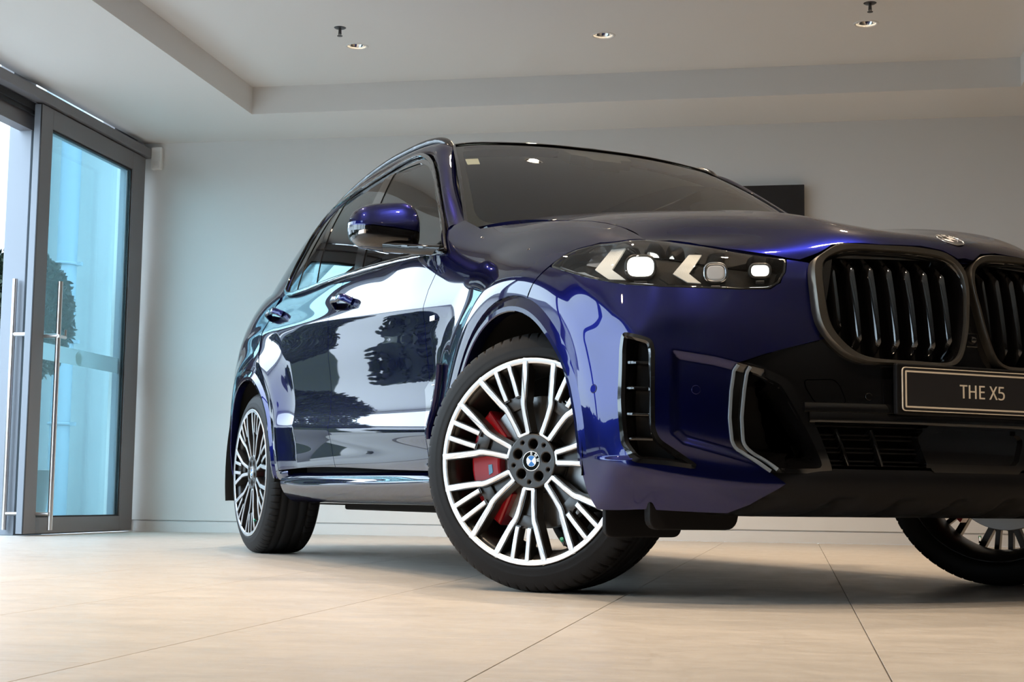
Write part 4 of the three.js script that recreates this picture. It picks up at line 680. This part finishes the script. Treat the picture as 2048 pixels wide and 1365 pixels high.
// --- headlights
{
  const H = roundPoly(O.headlight, .012, 3);
  for (const s of [1, -1]) {
    const mz = g => s > 0 ? g : mirrorZ(g);
    const body = part('headlight', mz(merge([side.panel(offsetPoly(H, .004), { depth: 0, offset: -.085 }), (() => { const r = resample(offsetPoly(H, .002), .02, true), pos = [], idx = []; r.forEach(([u, v]) => { pos.push(...side.off(u, v, -.003), ...side.off(u, v, -.03), ...side.off(u, v, -.085)); }); for (let i = 0; i < r.length; i++) { const a = i * 3, b = ((i + 1) % r.length) * 3; for (const k of [0, 1]) idx.push(a + k, b + k, a + k + 1, b + k, b + k + 1, a + k + 1); } const g = new THREE.BufferGeometry(); g.setAttribute('position', new THREE.Float32BufferAttribute(pos, 3)); g.setIndex(idx); g.computeVertexNormals(); return g; })()])), M.black, car);
    part('lamp_lens', mz(side.panel(offsetPoly(H, -.001), { depth: 0, offset: .0005 })), M.lens, body);
    part('lamp_seal', mz(sweep(onPatch(side, resample(H, .02, true), -.005), sect(.006, .003), { closed: true })), M.black, body);
    for (const c of [O.chevA, O.chevB]) part('running_light', mz(side.panel(c, { depth: .004, offset: -.022 })), M.drl, body, 'white arrow shaped running light');
    part('side_reflector', mz(side.panel(O.meshA, { depth: .01, offset: -.03 })), M.chrome, body);
    part('light_guide', mz(merge([sweep(onPatch(side, resample(smoothUV(O.guide), .01), -.03), sect(.006, .006)), side.panel(O.plateA, { depth: .004, offset: -.032 })])), M.trim, body);
    part('bezel', mz(merge([side.panel(O.bladeA, { depth: .01, offset: -.03 }), side.panel(offsetPoly(H, -.012), { depth: 0, offset: -.05 })])), M.dark, body);
    for (const [L, lit] of [[O.lampA, 1], [O.lampB, 0], [O.lampC, .5]]) {
      const c = side.at(...L[0]), a = side.off(L[0][0], L[0][1], -.022), e = side.off(L[1][0], L[1][1], -.022), t = side.off(L[2][0], L[2][1], -.022);
      const rx = (L === O.lampA ? .95 : .85) * Math.hypot(e[0] - a[0], e[1] - a[1], e[2] - a[2]), ry = Math.hypot(t[0] - a[0], t[1] - a[1], t[2] - a[2]) * (L === O.lampC ? .62 : .76);
      const outl = roundPoly([[-rx, -ry], [rx, -ry], [rx, ry], [-rx, ry]], Math.min(rx, ry) * .9, 5), m = new THREE.Matrix4().lookAt(V3(.85, .0, .5), V3(0, 0, 0), V3(0, 1, 0)).setPosition(...a);
      part('projector', mz(slab(outl, .016, .005).translate(0, 0, -.012).applyMatrix4(m)), lit ? M.beam : M.lampSheen, body, lit ? 'glowing projector lamp' : 'unlit projector lens with its reflection painted pale');
      part('projector_ring', mz(merge([slab(offsetPoly(outl, .008), .05, .003, [outl]).translate(0, 0, -.045).applyMatrix4(m), slab(roundPoly([[-rx * .5, -ry - .022], [rx * .5, -ry - .022], [rx * .5, -ry - .014], [-rx * .5, -ry - .014]], .002), .02, .001).translate(0, 0, -.012).applyMatrix4(m)])), lit ? M.wheelDark : M.chrome, body);
      if (!lit) part('projector_back', mz(slab(outl, .01, .002).translate(0, 0, -.03).applyMatrix4(m)), M.badgeWhite, body);
      if (lit) { const l = new THREE.SpotLight(lin(.97, 1, .92), 6 * lit, 0, .5, .8, 2); l.position.set(a[0] + .03, a[1], (a[2] + .015) * s); l.target.position.set(a[0] + 6, .2, (a[2]) * s); l.castShadow = true; body.add(l, l.target); }
    }
  }
}
// --- kidney grilles
const cen = p => [p.reduce((s, q) => s + q[0], 0) / p.length, p.reduce((s, q) => s + q[1], 0) / p.length];
function byAngle(poly, c, n) { const out = []; const P = smooth(poly.map(p => [p[0], p[1], 0]), 6, true); for (let k = 0; k < n; k++) { const a = k / n * 2 * Math.PI, d = [Math.cos(a), Math.sin(a)]; let best = 0; for (let i = 0; i < P.length; i++) { const A = P[i], B = P[(i + 1) % P.length], ex = B[0] - A[0], ey = B[1] - A[1], det = d[0] * ey - d[1] * ex; if (Math.abs(det) < 1e-12) continue; const t = ((A[0] - c[0]) * ey - (A[1] - c[1]) * ex) / det, s = ((A[0] - c[0]) * d[1] - (A[1] - c[1]) * d[0]) / det; if (t > 0 && s >= -1e-6 && s <= 1 + 1e-6) best = Math.max(best, t); } out.push([c[0] + d[0] * best, c[1] + d[1] * best]); } return out; }
{
  const c = cen(O.kidneyO), n = 128, A = byAngle(O.kidneyO, c, n), B = byAngle(O.kidneyI, c, n), loft = ring => { const pos = [], idx = [], m = ring.length; for (let i = 0; i < n; i++) for (const [t, o] of ring) pos.push(...nose.off(lerp(A[i][0], B[i][0], t), lerp(A[i][1], B[i][1], t), o)); for (let i = 0; i < n; i++) for (let j = 0; j < m - 1; j++) { const a = i * m + j, b = ((i + 1) % n) * m + j; idx.push(a, a + 1, b, b, a + 1, b + 1); } const g = new THREE.BufferGeometry(); g.setAttribute('position', new THREE.Float32BufferAttribute(pos, 3)); g.setIndex(idx); return toCreasedNormals(g, .6); };
  const frame = loft([[-.05, -.012], [-.02, .008], [.05, .018], [.15, .022], [.70, .020], [.78, .016], [.80, .006]]), inner = loft([[.78, .008], [.84, .010], [.95, .006], [1.0, -.004], [1.03, -.06]]);
  const zi = B.map(([u, v]) => nose.at(u, v).p), slatG = [];
  for (let k = 0; k < 7; k++) {
    const z = .395 - k * .0545; let y0 = 9, y1 = -9; for (let i = 0; i < n; i++) { const p = zi[i], q = zi[(i + 1) % n]; if ((p[2] - z) * (q[2] - z) <= 0) { const t = (z - p[2]) / (q[2] - p[2] || 1e-9), y = lerp(p[1], q[1], t); y0 = Math.min(y0, y); y1 = Math.max(y1, y); } }
    if (y1 < y0) continue; y0 -= .004; y1 += .004;
    const pt = (y, x, dz) => [noseX(y, z) + x, y, z + dz], rows = [];
    for (let i = 0; i <= 12; i++) { const y = lerp(y0, y1, i / 12), e = Math.min(i, 12 - i) / 12, d = -.045 + .045 * sstep(0, .16, e); rows.push([pt(y, -.075, -.009), pt(y, d - .024, -.0125), pt(y, d - .010, -.0095), pt(y, d, 0), pt(y, d - .010, .0095), pt(y, d - .024, .0125), pt(y, -.075, .009)]); }
    const ps = [], ix = []; rows.forEach(r => r.forEach(p => ps.push(...p))); for (let i = 0; i < 12; i++) for (let j = 0; j < 6; j++) { const a = i * 7 + j, b = a + 7; ix.push(a, b, a + 1, b, b + 1, a + 1); }
    const sg = new THREE.BufferGeometry(); sg.setAttribute('position', new THREE.Float32BufferAttribute(ps, 3)); sg.setIndex(ix); slatG.push(toCreasedNormals(sg, .9));
  }
  const back = nose.panel(A.map((p, i) => [lerp(p[0], B[i][0], .7), lerp(p[1], B[i][1], .7)]), { depth: 0, offset: -.075 });
  for (const s of [1, -1]) { const mz = q => s > 0 ? q : mirrorZ(q), k = part('kidney_grille', mz(frame), M.satin, car); for (const q of slatG) part('slat', mz(q), M.black, k); part('grille_back', mz(back), M.dark, k); part('inner_frame', mz(inner), M.black, k); }
}
// --- black middle of the bumper
{
  const both = (g) => merge([g, mirrorZ(g)]), K = offsetPoly(byAngle(O.kidneyO, cen(O.kidneyO), 64), -.012), uv = (y, z) => nose.near([noseX(y, z), y, z]);
  const c0 = uv(.6, 0)[0];
  const half = [uv(.915, .0), uv(.915, .06), uv(.90, .40), uv(.72, .44), uv(.682, .455), uv(.635, .64), uv(.60, .675), uv(.35, .675), uv(.345, .44), uv(.468, .478), uv(.470, 0)];
  half[0][0] = half[half.length - 1][0] = c0;
  const tow = roundPoly(O.tow, .014, 3);
  part('front_panel', both(nose.panel(half, { depth: .008, offset: -.004, holes: [K, roundPoly(O.intakeI, .02, 3).map(([u, v]) => nose.near(side.at(u, v).p)), offsetPoly(tow, .0015)] })), M.black, car);
  pair('tow_cover', nose.panel(offsetPoly(tow, -.0012), { depth: .006, offset: -.003 }), M.black);
  pair('lower_bar', sweep(onPatch(nose, resample([uv(.508, .50), uv(.509, .36), uv(.51, .27)], .03), 0), roundPoly([[-.014, -.01], [.014, -.01], [.012, .016], [-.012, .012]], .005, 2)), M.black);
  part('crossbar', sweep(onPatch(nose, resample([uv(.485, -.49), uv(.486, 0), uv(.485, .49)], .03), 0), roundPoly([[-.020, -.03], [.020, -.03], [.018, .010], [-.016, .014]], .006, 3)), M.black, car);
  // lower grille: recessed back, thin louvres, slanting struts
  part('lower_grille', both(nose.panel([[c0, uv(.48, 0)[1]], uv(.475, .485), uv(.34, .43), [c0, uv(.34, 0)[1]]], { depth: 0, offset: -.10 })), M.dark, car);
  for (let k = 0; k < 7; k++) { const y = .358 + k * .0165, w = lerp(.435, .475, k / 6); part('louvre', sweep(onPatch(nose, resample([uv(y, -w), uv(y, 0), uv(y, w)], .04), -.055), sect(.004, .03, .2)), M.plastic, car); }
  for (const t of [O.slatA, O.slatB]) pair('strut', sweep(onPatch(nose, resample(t, .02), -.04), roundPoly([[-.006, 0], [.006, 0], [.004, .034], [-.004, .034]], .003, 2)), M.black);
  // radar cover
  const ro = roundPoly([[.165, .468], [.195, .437], [.16, .352], [-.16, .352], [-.195, .437], [-.165, .468]], .015, 4).map(([z, y]) => uv(y, z)), ri = roundPoly([[.135, .455], [.158, .432], [.13, .366], [-.13, .366], [-.158, .432], [-.135, .455]], .012, 4).map(([z, y]) => uv(y, z));
  const rd = part('radar_cover', nose.panel(ro, { depth: .06, offset: .006, holes: [ri] }), M.black, car); part('radar_window', nose.panel(ri, { depth: 0, offset: -.004 }), M.black, rd);
  // side intakes
  const I = roundPoly(O.intakeI, .02, 3), Oo = roundPoly(O.intakeO, .012, 3);
  for (const s of [1, -1]) {
    const mz = q => s > 0 ? q : mirrorZ(q);
    const fr = part('side_intake', mz(side.panel(offsetPoly(Oo, .004), { depth: .015, offset: -.003, holes: [I] })), M.black, car);
    const r = resample(I, .02, true), cI = cen(I), pos = [], idx = []; r.forEach(([u, v]) => { pos.push(...side.off(u, v, -.003), ...side.off(lerp(u, cI[0], .16), lerp(v, cI[1], .12), -.05), ...side.off(lerp(u, cI[0], .2), lerp(v, cI[1], .16), -.12)); });
    for (let i = 0; i < r.length; i++) { const a = i * 3, b = ((i + 1) % r.length) * 3; for (const k of [0, 1]) idx.push(a + k, b + k, a + k + 1, b + k, b + k + 1, a + k + 1); }
    const g = new THREE.BufferGeometry(); g.setAttribute('position', new THREE.Float32BufferAttribute(pos, 3)); g.setIndex(idx); g.computeVertexNormals();
    part('intake_wall', mz(g), M.black, fr); part('intake_back', mz(side.panel(I, { depth: 0, offset: -.12 })), M.dark, fr);
    for (const t of [O.trimA, O.trimB]) part('intake_trim', mz(sweep(onPatch(side, resample(smoothUV(t, 3), .012), .0), sect(.009, .007))), M.trim, fr, 'slim blue grey trim strip');
  }
  // valance below
  const vp = new Patch([-.74, -.62, -.5, -.3, 0, .3, .5, .62, .74].map(z => { const f = noseX(.34, z) + .004, a = Math.abs(z), e = sstep(.42, .74, a); return [[.35, 0], [.335, .006], [.30, .004], [.275, -.006], [.25, -.028], [.232, -.07], [.228, -.16]].map(([y, d]) => [f + d - .02 * e, y - .0 * e, z]); }), 120, 30, (x, y, z) => -.014 * Math.max(0, Math.sin((z + x * .6) * 38)) * sstep(.285, .262, y) * sstep(.66, .6, Math.abs(z)), 1);
  part('front_valance', vp.panel([[0, 0], [vp.U, 0], [vp.U, vp.V], [0, vp.V]], { depth: 0 }), M.valance, car);
  // deflectors ahead of the front wheels
  const defl = (x, z0, z1, yb, r, t) => slab(roundPoly([[-z1, yb, r], [-z0, yb, r], [-z0 + .01, .26, .005], [-z1, .26, .005]], .01, 5), t, .004).rotateY(-Math.PI / 2).translate(x, 0, 0);
  pair('air_deflector', merge([defl(.50, .70, .925, .168, .025, .02), defl(.615, .60, .86, .190, .07, .03)]), M.plastic);
  // parking sensors, camera
  for (const [P, uvp, r] of [[side, O.sensorA[0], .0105], [side, O.sensorB[0], .0105], [nose, O.sensN[0], .009]]) { const q = P.at(...uvp), m = new THREE.Matrix4().lookAt(V3(...q.n), V3(0, 0, 0), V3(0, 1, 0)).setPosition(...q.p); pair('parking_sensor', merge([new THREE.TorusGeometry(r, .0014, 8, 28).applyMatrix4(m), new THREE.CylinderGeometry(r - .001, r - .001, .004, 24).rotateX(Math.PI / 2).translate(0, 0, -.0005).applyMatrix4(m)]), P === nose ? M.black : M.paint); }
  { const q = nose.at(c0, uv(.70, 0)[1]).p; part('front_camera', [new THREE.SphereGeometry(.011, 20, 12).translate(q[0] + .002, .70, 0), box(q[0] - .02, q[0] + .001, .68, .72, -.02, .02, .004)], M.black, car); }
}
// --- corner ducts
{
  const D = roundPoly(O.duct, .012, 3);
  for (const s of [1, -1]) {
    const mz = q => s > 0 ? q : mirrorZ(q), r = resample(D, .012, true), c = cen(D);
    const loops = [[.006, .0015], [-.004, .003], [-.010, -.004], [-.012, -.05]].map(([d, o]) => offsetPoly(r, d).map(([u, v]) => side.off(u, v, o))), pos = [], idx = [], n = r.length;
    for (let i = 0; i < n; i++) for (const l of loops) pos.push(...l[i]); for (let i = 0; i < n; i++) for (let j = 0; j < 3; j++) { const a = i * 4 + j, b = ((i + 1) % n) * 4 + j; idx.push(a, b, a + 1, b, b + 1, a + 1); }
    const g = new THREE.BufferGeometry(); g.setAttribute('position', new THREE.Float32BufferAttribute(pos, 3)); g.setIndex(idx);
    const fr = part('corner_duct', mz(toCreasedNormals(g, .6)), M.black, car); part('duct_back', mz(side.panel(D, { depth: 0, offset: -.05 })), M.dark, fr);
    for (const t of [O.ductslat0, O.ductslat1, O.ductslat2, O.ductslat3]) part('duct_slat', mz(sweep(onPatch(side, resample([[lerp(t[0][0], t[1][0], -.12), t[0][1]], [lerp(t[0][0], t[1][0], 1.12), t[1][1]]], .01), -.042), roundPoly([[-.005, 0], [.005, 0], [.004, .034], [-.004, .034]], .003, 2))), M.black, fr);
  }
}
// --- number plate
{
  const q = nose.at(...O.plate[2]), x = q.p[0] + .014, y = .558, pl = part('number_plate', box(x - .012, x + .006, y - .0665, y + .0665, -.275, .275, .006), M.plastic, car, 'black number plate with cream lettering and border');
  const R = m => m.rotateY(Math.PI / 2), o = roundPoly([[-.259, -.055], [.259, -.055], [.259, .055], [-.259, .055]], .01, 4), i = roundPoly([[-.2545, -.0505], [.2545, -.0505], [.2545, .0505], [-.2545, .0505]], .007, 4), i2 = offsetPoly(i, -.0025), i3 = offsetPoly(i2, -.0045);
  part('plate_face', R(slab(o, .004, .001)).translate(x + .006, y, 0), M.plateBlack, pl);
  part('plate_border', [R(slab(offsetPoly(o, .002), .004, .0008, [offsetPoly(o, -.0005)])).translate(x + .0065, y, 0), R(slab(i2, .0012, 0, [i3])).translate(x + .010, y, 0)], M.cream, pl);
  part('plate_lettering', R(text('THE X5', .0355, .0015))  .translate(x + .0098, y, 0), M.cream, pl);
}
// --- round badge: ring, four quadrants
function roundel(r, lettered) {
  const g = { ring: [new THREE.TorusGeometry(r, r * .05, 8, 48), new THREE.TorusGeometry(r * .57, r * .03, 6, 40)], dark: [new THREE.CylinderGeometry(r, r, r * .12, 40).rotateX(Math.PI / 2).translate(0, 0, -r * .06)], blue: [], white: [] };
  for (let k = 0; k < 4; k++) g[k % 2 ? 'blue' : 'white'].push(new THREE.CircleGeometry(r * .57, 14, k * Math.PI / 2, Math.PI / 2).translate(0, 0, r * .02));
  if (lettered) ['B', 'M', 'W'].forEach((c, k) => g.white.push(text(c, r * .30, r * .02, fontBold).translate(0, r * .785, r * .01).rotateZ((1 - k) * .72)));
  return g;
}
{ const q = hood.at(...O.badge[0]), n = hood.at(O.badge[0][0], 0).n, m = new THREE.Matrix4().lookAt(V3(n[0], n[1], 0), V3(0, 0, 0), V3(0, 1, 0)).setPosition(q.p[0] - .008, q.p[1] + .004, 0), g = roundel(.038, true);
  const b = part('hood_badge', merge(g.dark).applyMatrix4(m), M.black, car); part('badge_ring', merge(g.ring).applyMatrix4(m), M.chrome, b); part('badge_field', merge(g.white).applyMatrix4(m), M.badgeWhite, b); part('badge_field', merge(g.blue).applyMatrix4(m), M.black, b); }

// --- wheels
function tyreGeo() {
  const prof = [[.290, -.112], [.298, -.124], [.312, -.132], [.335, -.132], [.352, -.126], [.363, -.117], [.3685, -.107], [.371, -.094], [.3722, -.080], [.3725, -.072], [.366, -.071], [.366, -.062], [.3728, -.061], [.373, -.032], [.366, -.031], [.366, -.021], [.373, -.020], [.373, 0], [.373, .020], [.366, .021], [.366, .031], [.373, .032], [.3728, .056], [.366, .057], [.366, .065], [.3722, .066], [.3712, .078], [.3685, .088], [.363, .096], [.354, .103], [.342, .109], [.330, .1125], [.3285, .114], [.322, .1155], [.3205, .1148], [.310, .1175], [.303, .1185], [.2985, .1165], [.2965, .110]];
  const n = 864, m = prof.length, pos = new Float32Array((n + 1) * m * 3), idx = [];
  for (let i = 0; i <= n; i++) { const a = i / n * 2 * Math.PI; prof.forEach(([r, z], j) => { const sh = Math.abs(z) > .0655 && Math.abs(z) < .112 && r > .36, c = ((i + Math.round(Math.abs(z) * 60)) % 12), R = sh && c < 1.5 ? r - .005 : r; const o = (i * m + j) * 3; pos[o] = Math.cos(a) * R; pos[o + 1] = Math.sin(a) * R; pos[o + 2] = z; }); }
  for (let i = 0; i < n; i++) for (let j = 0; j < m - 1; j++) { const a = i * m + j, b = a + m; idx.push(a, b, a + 1, b, b + 1, a + 1); }
  const g = new THREE.BufferGeometry(); g.setAttribute('position', new THREE.BufferAttribute(pos, 3)); g.setIndex(idx); g.computeVertexNormals(); return g;
}
const TYRE = tyreGeo();
const lathe = (pts, seg = 96) => new THREE.LatheGeometry(pts.map(p => new THREE.Vector2(...p)), seg).rotateX(Math.PI / 2);   // axis along z
const WH = (() => {
  const G = {};
  G.barrel = lathe([[.293, .118], [.297, .114], [.297, .108], [.286, .104], [.276, .09], [.268, .05], [.262, -.02], [.268, -.07], [.280, -.10], [.293, -.118], [.297, -.122], [.290, -.126], [.276, -.10], [.262, -.07], [.255, -.02], [.260, .05], [.268, .088], [.276, .100], [.284, .1005]]);
  const lip = []; for (let k = 0; k < 7; k++) { const a0 = (k - .5) * 2 * Math.PI / 7; lip.push(new THREE.RingGeometry(.2795, .2945, 24, 1, a0 + .145, 2 * Math.PI / 7 - .29 + .0).rotateZ(Math.PI / 7)); }
  G.lip = lathe([[.2955, .1165], [.296, .119], [.2935, .1205], [.2825, .1185], [.2800, .1165]]);
  // one spoke along +x: two legs that splay half-way out, and a fork between them
  const bar = (pts, w0, w1) => { const n = pts.length, L = [], R = []; pts.forEach((p, i) => { const a = pts[Math.max(0, i - 1)], b = pts[Math.min(n - 1, i + 1)], l = Math.hypot(b[0] - a[0], b[1] - a[1]), nx = -(b[1] - a[1]) / l, ny = (b[0] - a[0]) / l, w = lerp(w0, w1, i / (n - 1)) / 2; L.push([p[0] + nx * w, p[1] + ny * w]); R.unshift([p[0] - nx * w, p[1] - ny * w]); }); return [...L, ...R]; };
  const zf = r => .118 - .012 * sstep(.28, .08, r);       // face height dips slightly to the hub
  const bend = g => { const p = g.attributes.position; for (let i = 0; i < p.count; i++) { const r = Math.hypot(p.getX(i), p.getY(i)); p.setZ(i, p.getZ(i) + zf(r)); } g.computeVertexNormals(); return toCreasedNormals(g, .5); };
  const legs = s => [[.080, .0145 * s], [.13, .0215 * s], [.160, .0275 * s], [.172, .0315 * s], [.184, .0390 * s], [.23, .0605 * s], [.284, .0845 * s]];
  const fork = s => [[.186, .0195 * s], [.22, .0215 * s], [.284, .0240 * s]];
  const dense = pts => { const o = []; for (let i = 0; i < pts.length - 1; i++) for (let k = 0; k < 4; k++) o.push([lerp(pts[i][0], pts[i + 1][0], k / 4), lerp(pts[i][1], pts[i + 1][1], k / 4)]); o.push(pts[pts.length - 1]); return o; };
  const darkG = [], face = [];
  for (const s of [-1, 1]) {
    darkG.push(bend(slab(bar(dense(legs(s)), .0185, .0215), .040, 0).translate(0, 0, -.0415)), bend(slab(bar(dense(fork(s)), .0165, .0165), .030, 0).translate(0, 0, -.0325)));
    face.push(bend(slab(bar(dense(legs(s)), .0125, .0168), .003, .0006).translate(0, 0, -.0018)), bend(slab(bar(dense([[.190, .0197 * s], [.22, .0215 * s], [.284, .0240 * s]]), .0132, .0132), .003, .0006).translate(0, 0, -.0018)));
  }
  face.push(bend(slab(bar([[.080, -.0185], [.080, 0], [.080, .0185]], .0075, .0075), .003, .0006).translate(0, 0, -.0018)));
  face.push(bend(slab(bar([[.284, -.028], [.284, .028]], .008, .008), .003, .0006).translate(0, 0, -.0018)));
  darkG.push(bend(slab(dense([[.076, -.011], [.172, -.027], [.180, -.027], [.180, .027], [.172, .027], [.076, .011]]), .012, 0).translate(0, 0, -.034)));   // floor of the groove
  darkG.push(bend(slab([[.156, -.026], [.184, -.038], [.200, -.030], [.192, 0], [.200, .030], [.184, .038], [.156, .026]], .02, .001).translate(0, 0, -.030)));
  G.spoke = merge(darkG); G.face = merge(face);
  // hub with bolt holes
  const holes = []; for (let k = 0; k < 5; k++) { const a = (k * 72 + 36) * Math.PI / 180, c = [Math.cos(a) * .049, Math.sin(a) * .049]; holes.push(Array.from({ length: 20 }, (_, j) => [c[0] + .0138 * Math.cos(j * .31416), c[1] + .0138 * Math.sin(j * .31416)])); const b = a + Math.PI / 5, d = [Math.cos(b) * .060, Math.sin(b) * .060]; holes.push(Array.from({ length: 12 }, (_, j) => [d[0] + .0048 * Math.cos(j * .5236), d[1] + .0048 * Math.sin(j * .5236)])); }
  const circ = r => Array.from({ length: 56 }, (_, j) => [r * Math.cos(j * Math.PI / 28), r * Math.sin(j * Math.PI / 28)]);
  G.hub = merge([slab(circ(.079), .03, .004, holes).translate(0, 0, .078), lathe([[.079, .09], [.079, .04], [.06, .03], [0, .03]], 56)]);
  G.wells = lathe([[.078, .076], [.0, .076]], 40);
  const q = roundel(.0275, true); G.cap = q;
  return G;
})();
function wheel(name, pos, turn, spin, label) {
  const w = part(name, WH.barrel, M.wheelDark, car, label); w.position.set(...pos); w.rotation.set(0, turn, 0);
  const sub = (n, g, m) => { const o = part(n, g, m, w); o.rotation.z = spin; return o; };
  part('tyre', TYRE, M.tyre, w); part('rim_lip', WH.lip, M.wheelBright, w);
  for (let k = 0; k < 7; k++) { const a = spin + k * 2 * Math.PI / 7; for (const [n, g, m] of [['spoke', WH.spoke, M.wheelDark], ['spoke_face', WH.face, M.wheelBright]]) { const o = part(n, g, m, w); o.rotation.z = a; } }
  sub('hub', WH.hub, M.wheelDark); sub('hub_wells', WH.wells, M.dark);
  const cz = .1085, cap = (n, l, m) => { const o = part(n, merge(l), m, w); o.position.z = cz; o.rotation.z = -.72; return o; };
  cap('centre_cap', WH.cap.dark, M.black); cap('cap_ring', WH.cap.ring, M.chrome); cap('cap_field', WH.cap.white, M.badgeWhite); cap('cap_field', WH.cap.blue, M.blue);
  part('valve', [rodGeo([.10, -.235, .09], [.105, -.222, .112], .0045), ], M.chrome, w); part('valve_cap', rodGeo([.105, -.222, .112], [.107, -.217, .120], .0052), M.green, w);
  return w;
}
const STEER = .61, sp = -96 * Math.PI / 180;
wheel('front_wheel', [0, WR, .845], STEER, sp); wheel('front_wheel', [0, WR, -.845], Math.PI + STEER, .3);
wheel('rear_wheel', [AX, WR, .848], 0, .35); wheel('rear_wheel', [AX, WR, -.848], Math.PI, .1);
function brake(pos, turn, cx, s) {
  const disc = part('brake_disc', [lathe([[.09, .02], [.19, .02], [.192, .016], [.192, -.012], [.19, -.016], [.09, -.016]], 72), lathe([[0, .055], [.078, .055], [.085, .048], [.088, .0]], 48)], M.disc, car); disc.position.set(...pos); disc.rotation.y = turn;
  const out = []; for (let k = 0; k <= 14; k++) { const a = lerp(-.86, .86, k / 14); out.push([Math.cos(a) * .222, Math.sin(a) * .222]); } for (let k = 14; k >= 0; k--) { const a = lerp(-.74, .74, k / 14); out.push([Math.cos(a) * .125, Math.sin(a) * .125]); }
  const c = part('caliper', slab(out, .095, .008).translate(0, 0, -.045), M.caliper, disc, 'red brake caliper'); c.rotation.z = cx;
  const st = part('caliper_stripe', [slab([[.150, -.010], [.163, -.010], [.163, .020], [.150, .014]], .002).translate(0, 0, .050)], M.lightBlue, disc); st.rotation.z = cx;
}
brake([0, WR, .860], STEER, Math.PI + .12, 1); brake([AX, WR, .862], 0, .1, 1); brake([0, WR, -.860], Math.PI + STEER, .0, -1); brake([AX, WR, -.862], Math.PI, 0, -1);
pair('suspension', [rodGeo([0, .30, .30], [0, .25, .74], .028), rodGeo([.12, .27, .30], [.03, .25, .76], .018), new THREE.SphereGeometry(.05, 16, 12).translate(0, .27, .74), rodGeo([-.02, .36, .45], [0, WR, .78], .03)], M.valance);
pair('suspension', rodGeo([AX, .32, .3], [AX, .28, .76], .03), M.valance);
// --- cabin
{
  part('dashboard', [box(-.98, -.62, .98, 1.12, -.70, .70, .04), box(-1.16, -.94, .80, 1.10, -.68, .68, .05)], M.cabin, car);
  part('headliner', (() => { const g = roof.panel([[0.02, 0], [roof.U - .2, 0], [roof.U - .2, roof.V], [0.02, roof.V]], { depth: 0, offset: -.05, step: 2 }); return merge([g, mirrorZ(g)]); })(), M.cabinLight, car);
  pair('front_seat', [box(-1.95, -1.40, .62, .80, .18, .70, .06), box(-2.05, -1.88, .75, 1.32, .20, .68, .06), box(-2.04, -1.92, 1.34, 1.50, .31, .57, .045), rodGeo([-1.98, 1.25, .38], [-1.98, 1.40, .38], .01), rodGeo([-1.98, 1.25, .50], [-1.98, 1.40, .50], .01)], M.cabin);
  part('rear_seat', [box(-2.95, -2.45, .62, .80, -.66, .66, .06), box(-3.05, -2.88, .75, 1.30, -.66, .66, .06)], M.cabin, car);
  pair('headrest', box(-3.02, -2.92, 1.28, 1.45, .22, .46, .04), M.cabin);
  const sw = part('steering_wheel', new THREE.TorusGeometry(.18, .016, 12, 40).rotateY(Math.PI / 2).rotateZ(.35).translate(-1.36, 1.02, .38), M.cabin, car);
  part('cabin_floor', box(-3.6, -.9, .55, .60, -.84, .84), M.cabin, car);
  pair('door_trim', box(-2.5, -.95, .62, 1.09, .80, .84, .02), M.cabin);
  part('tailgate', [box(-4.0, -3.95, .6, 1.3, -.6, .6, .02)], M.paint, car);
}
renderer.render(scene, camera);
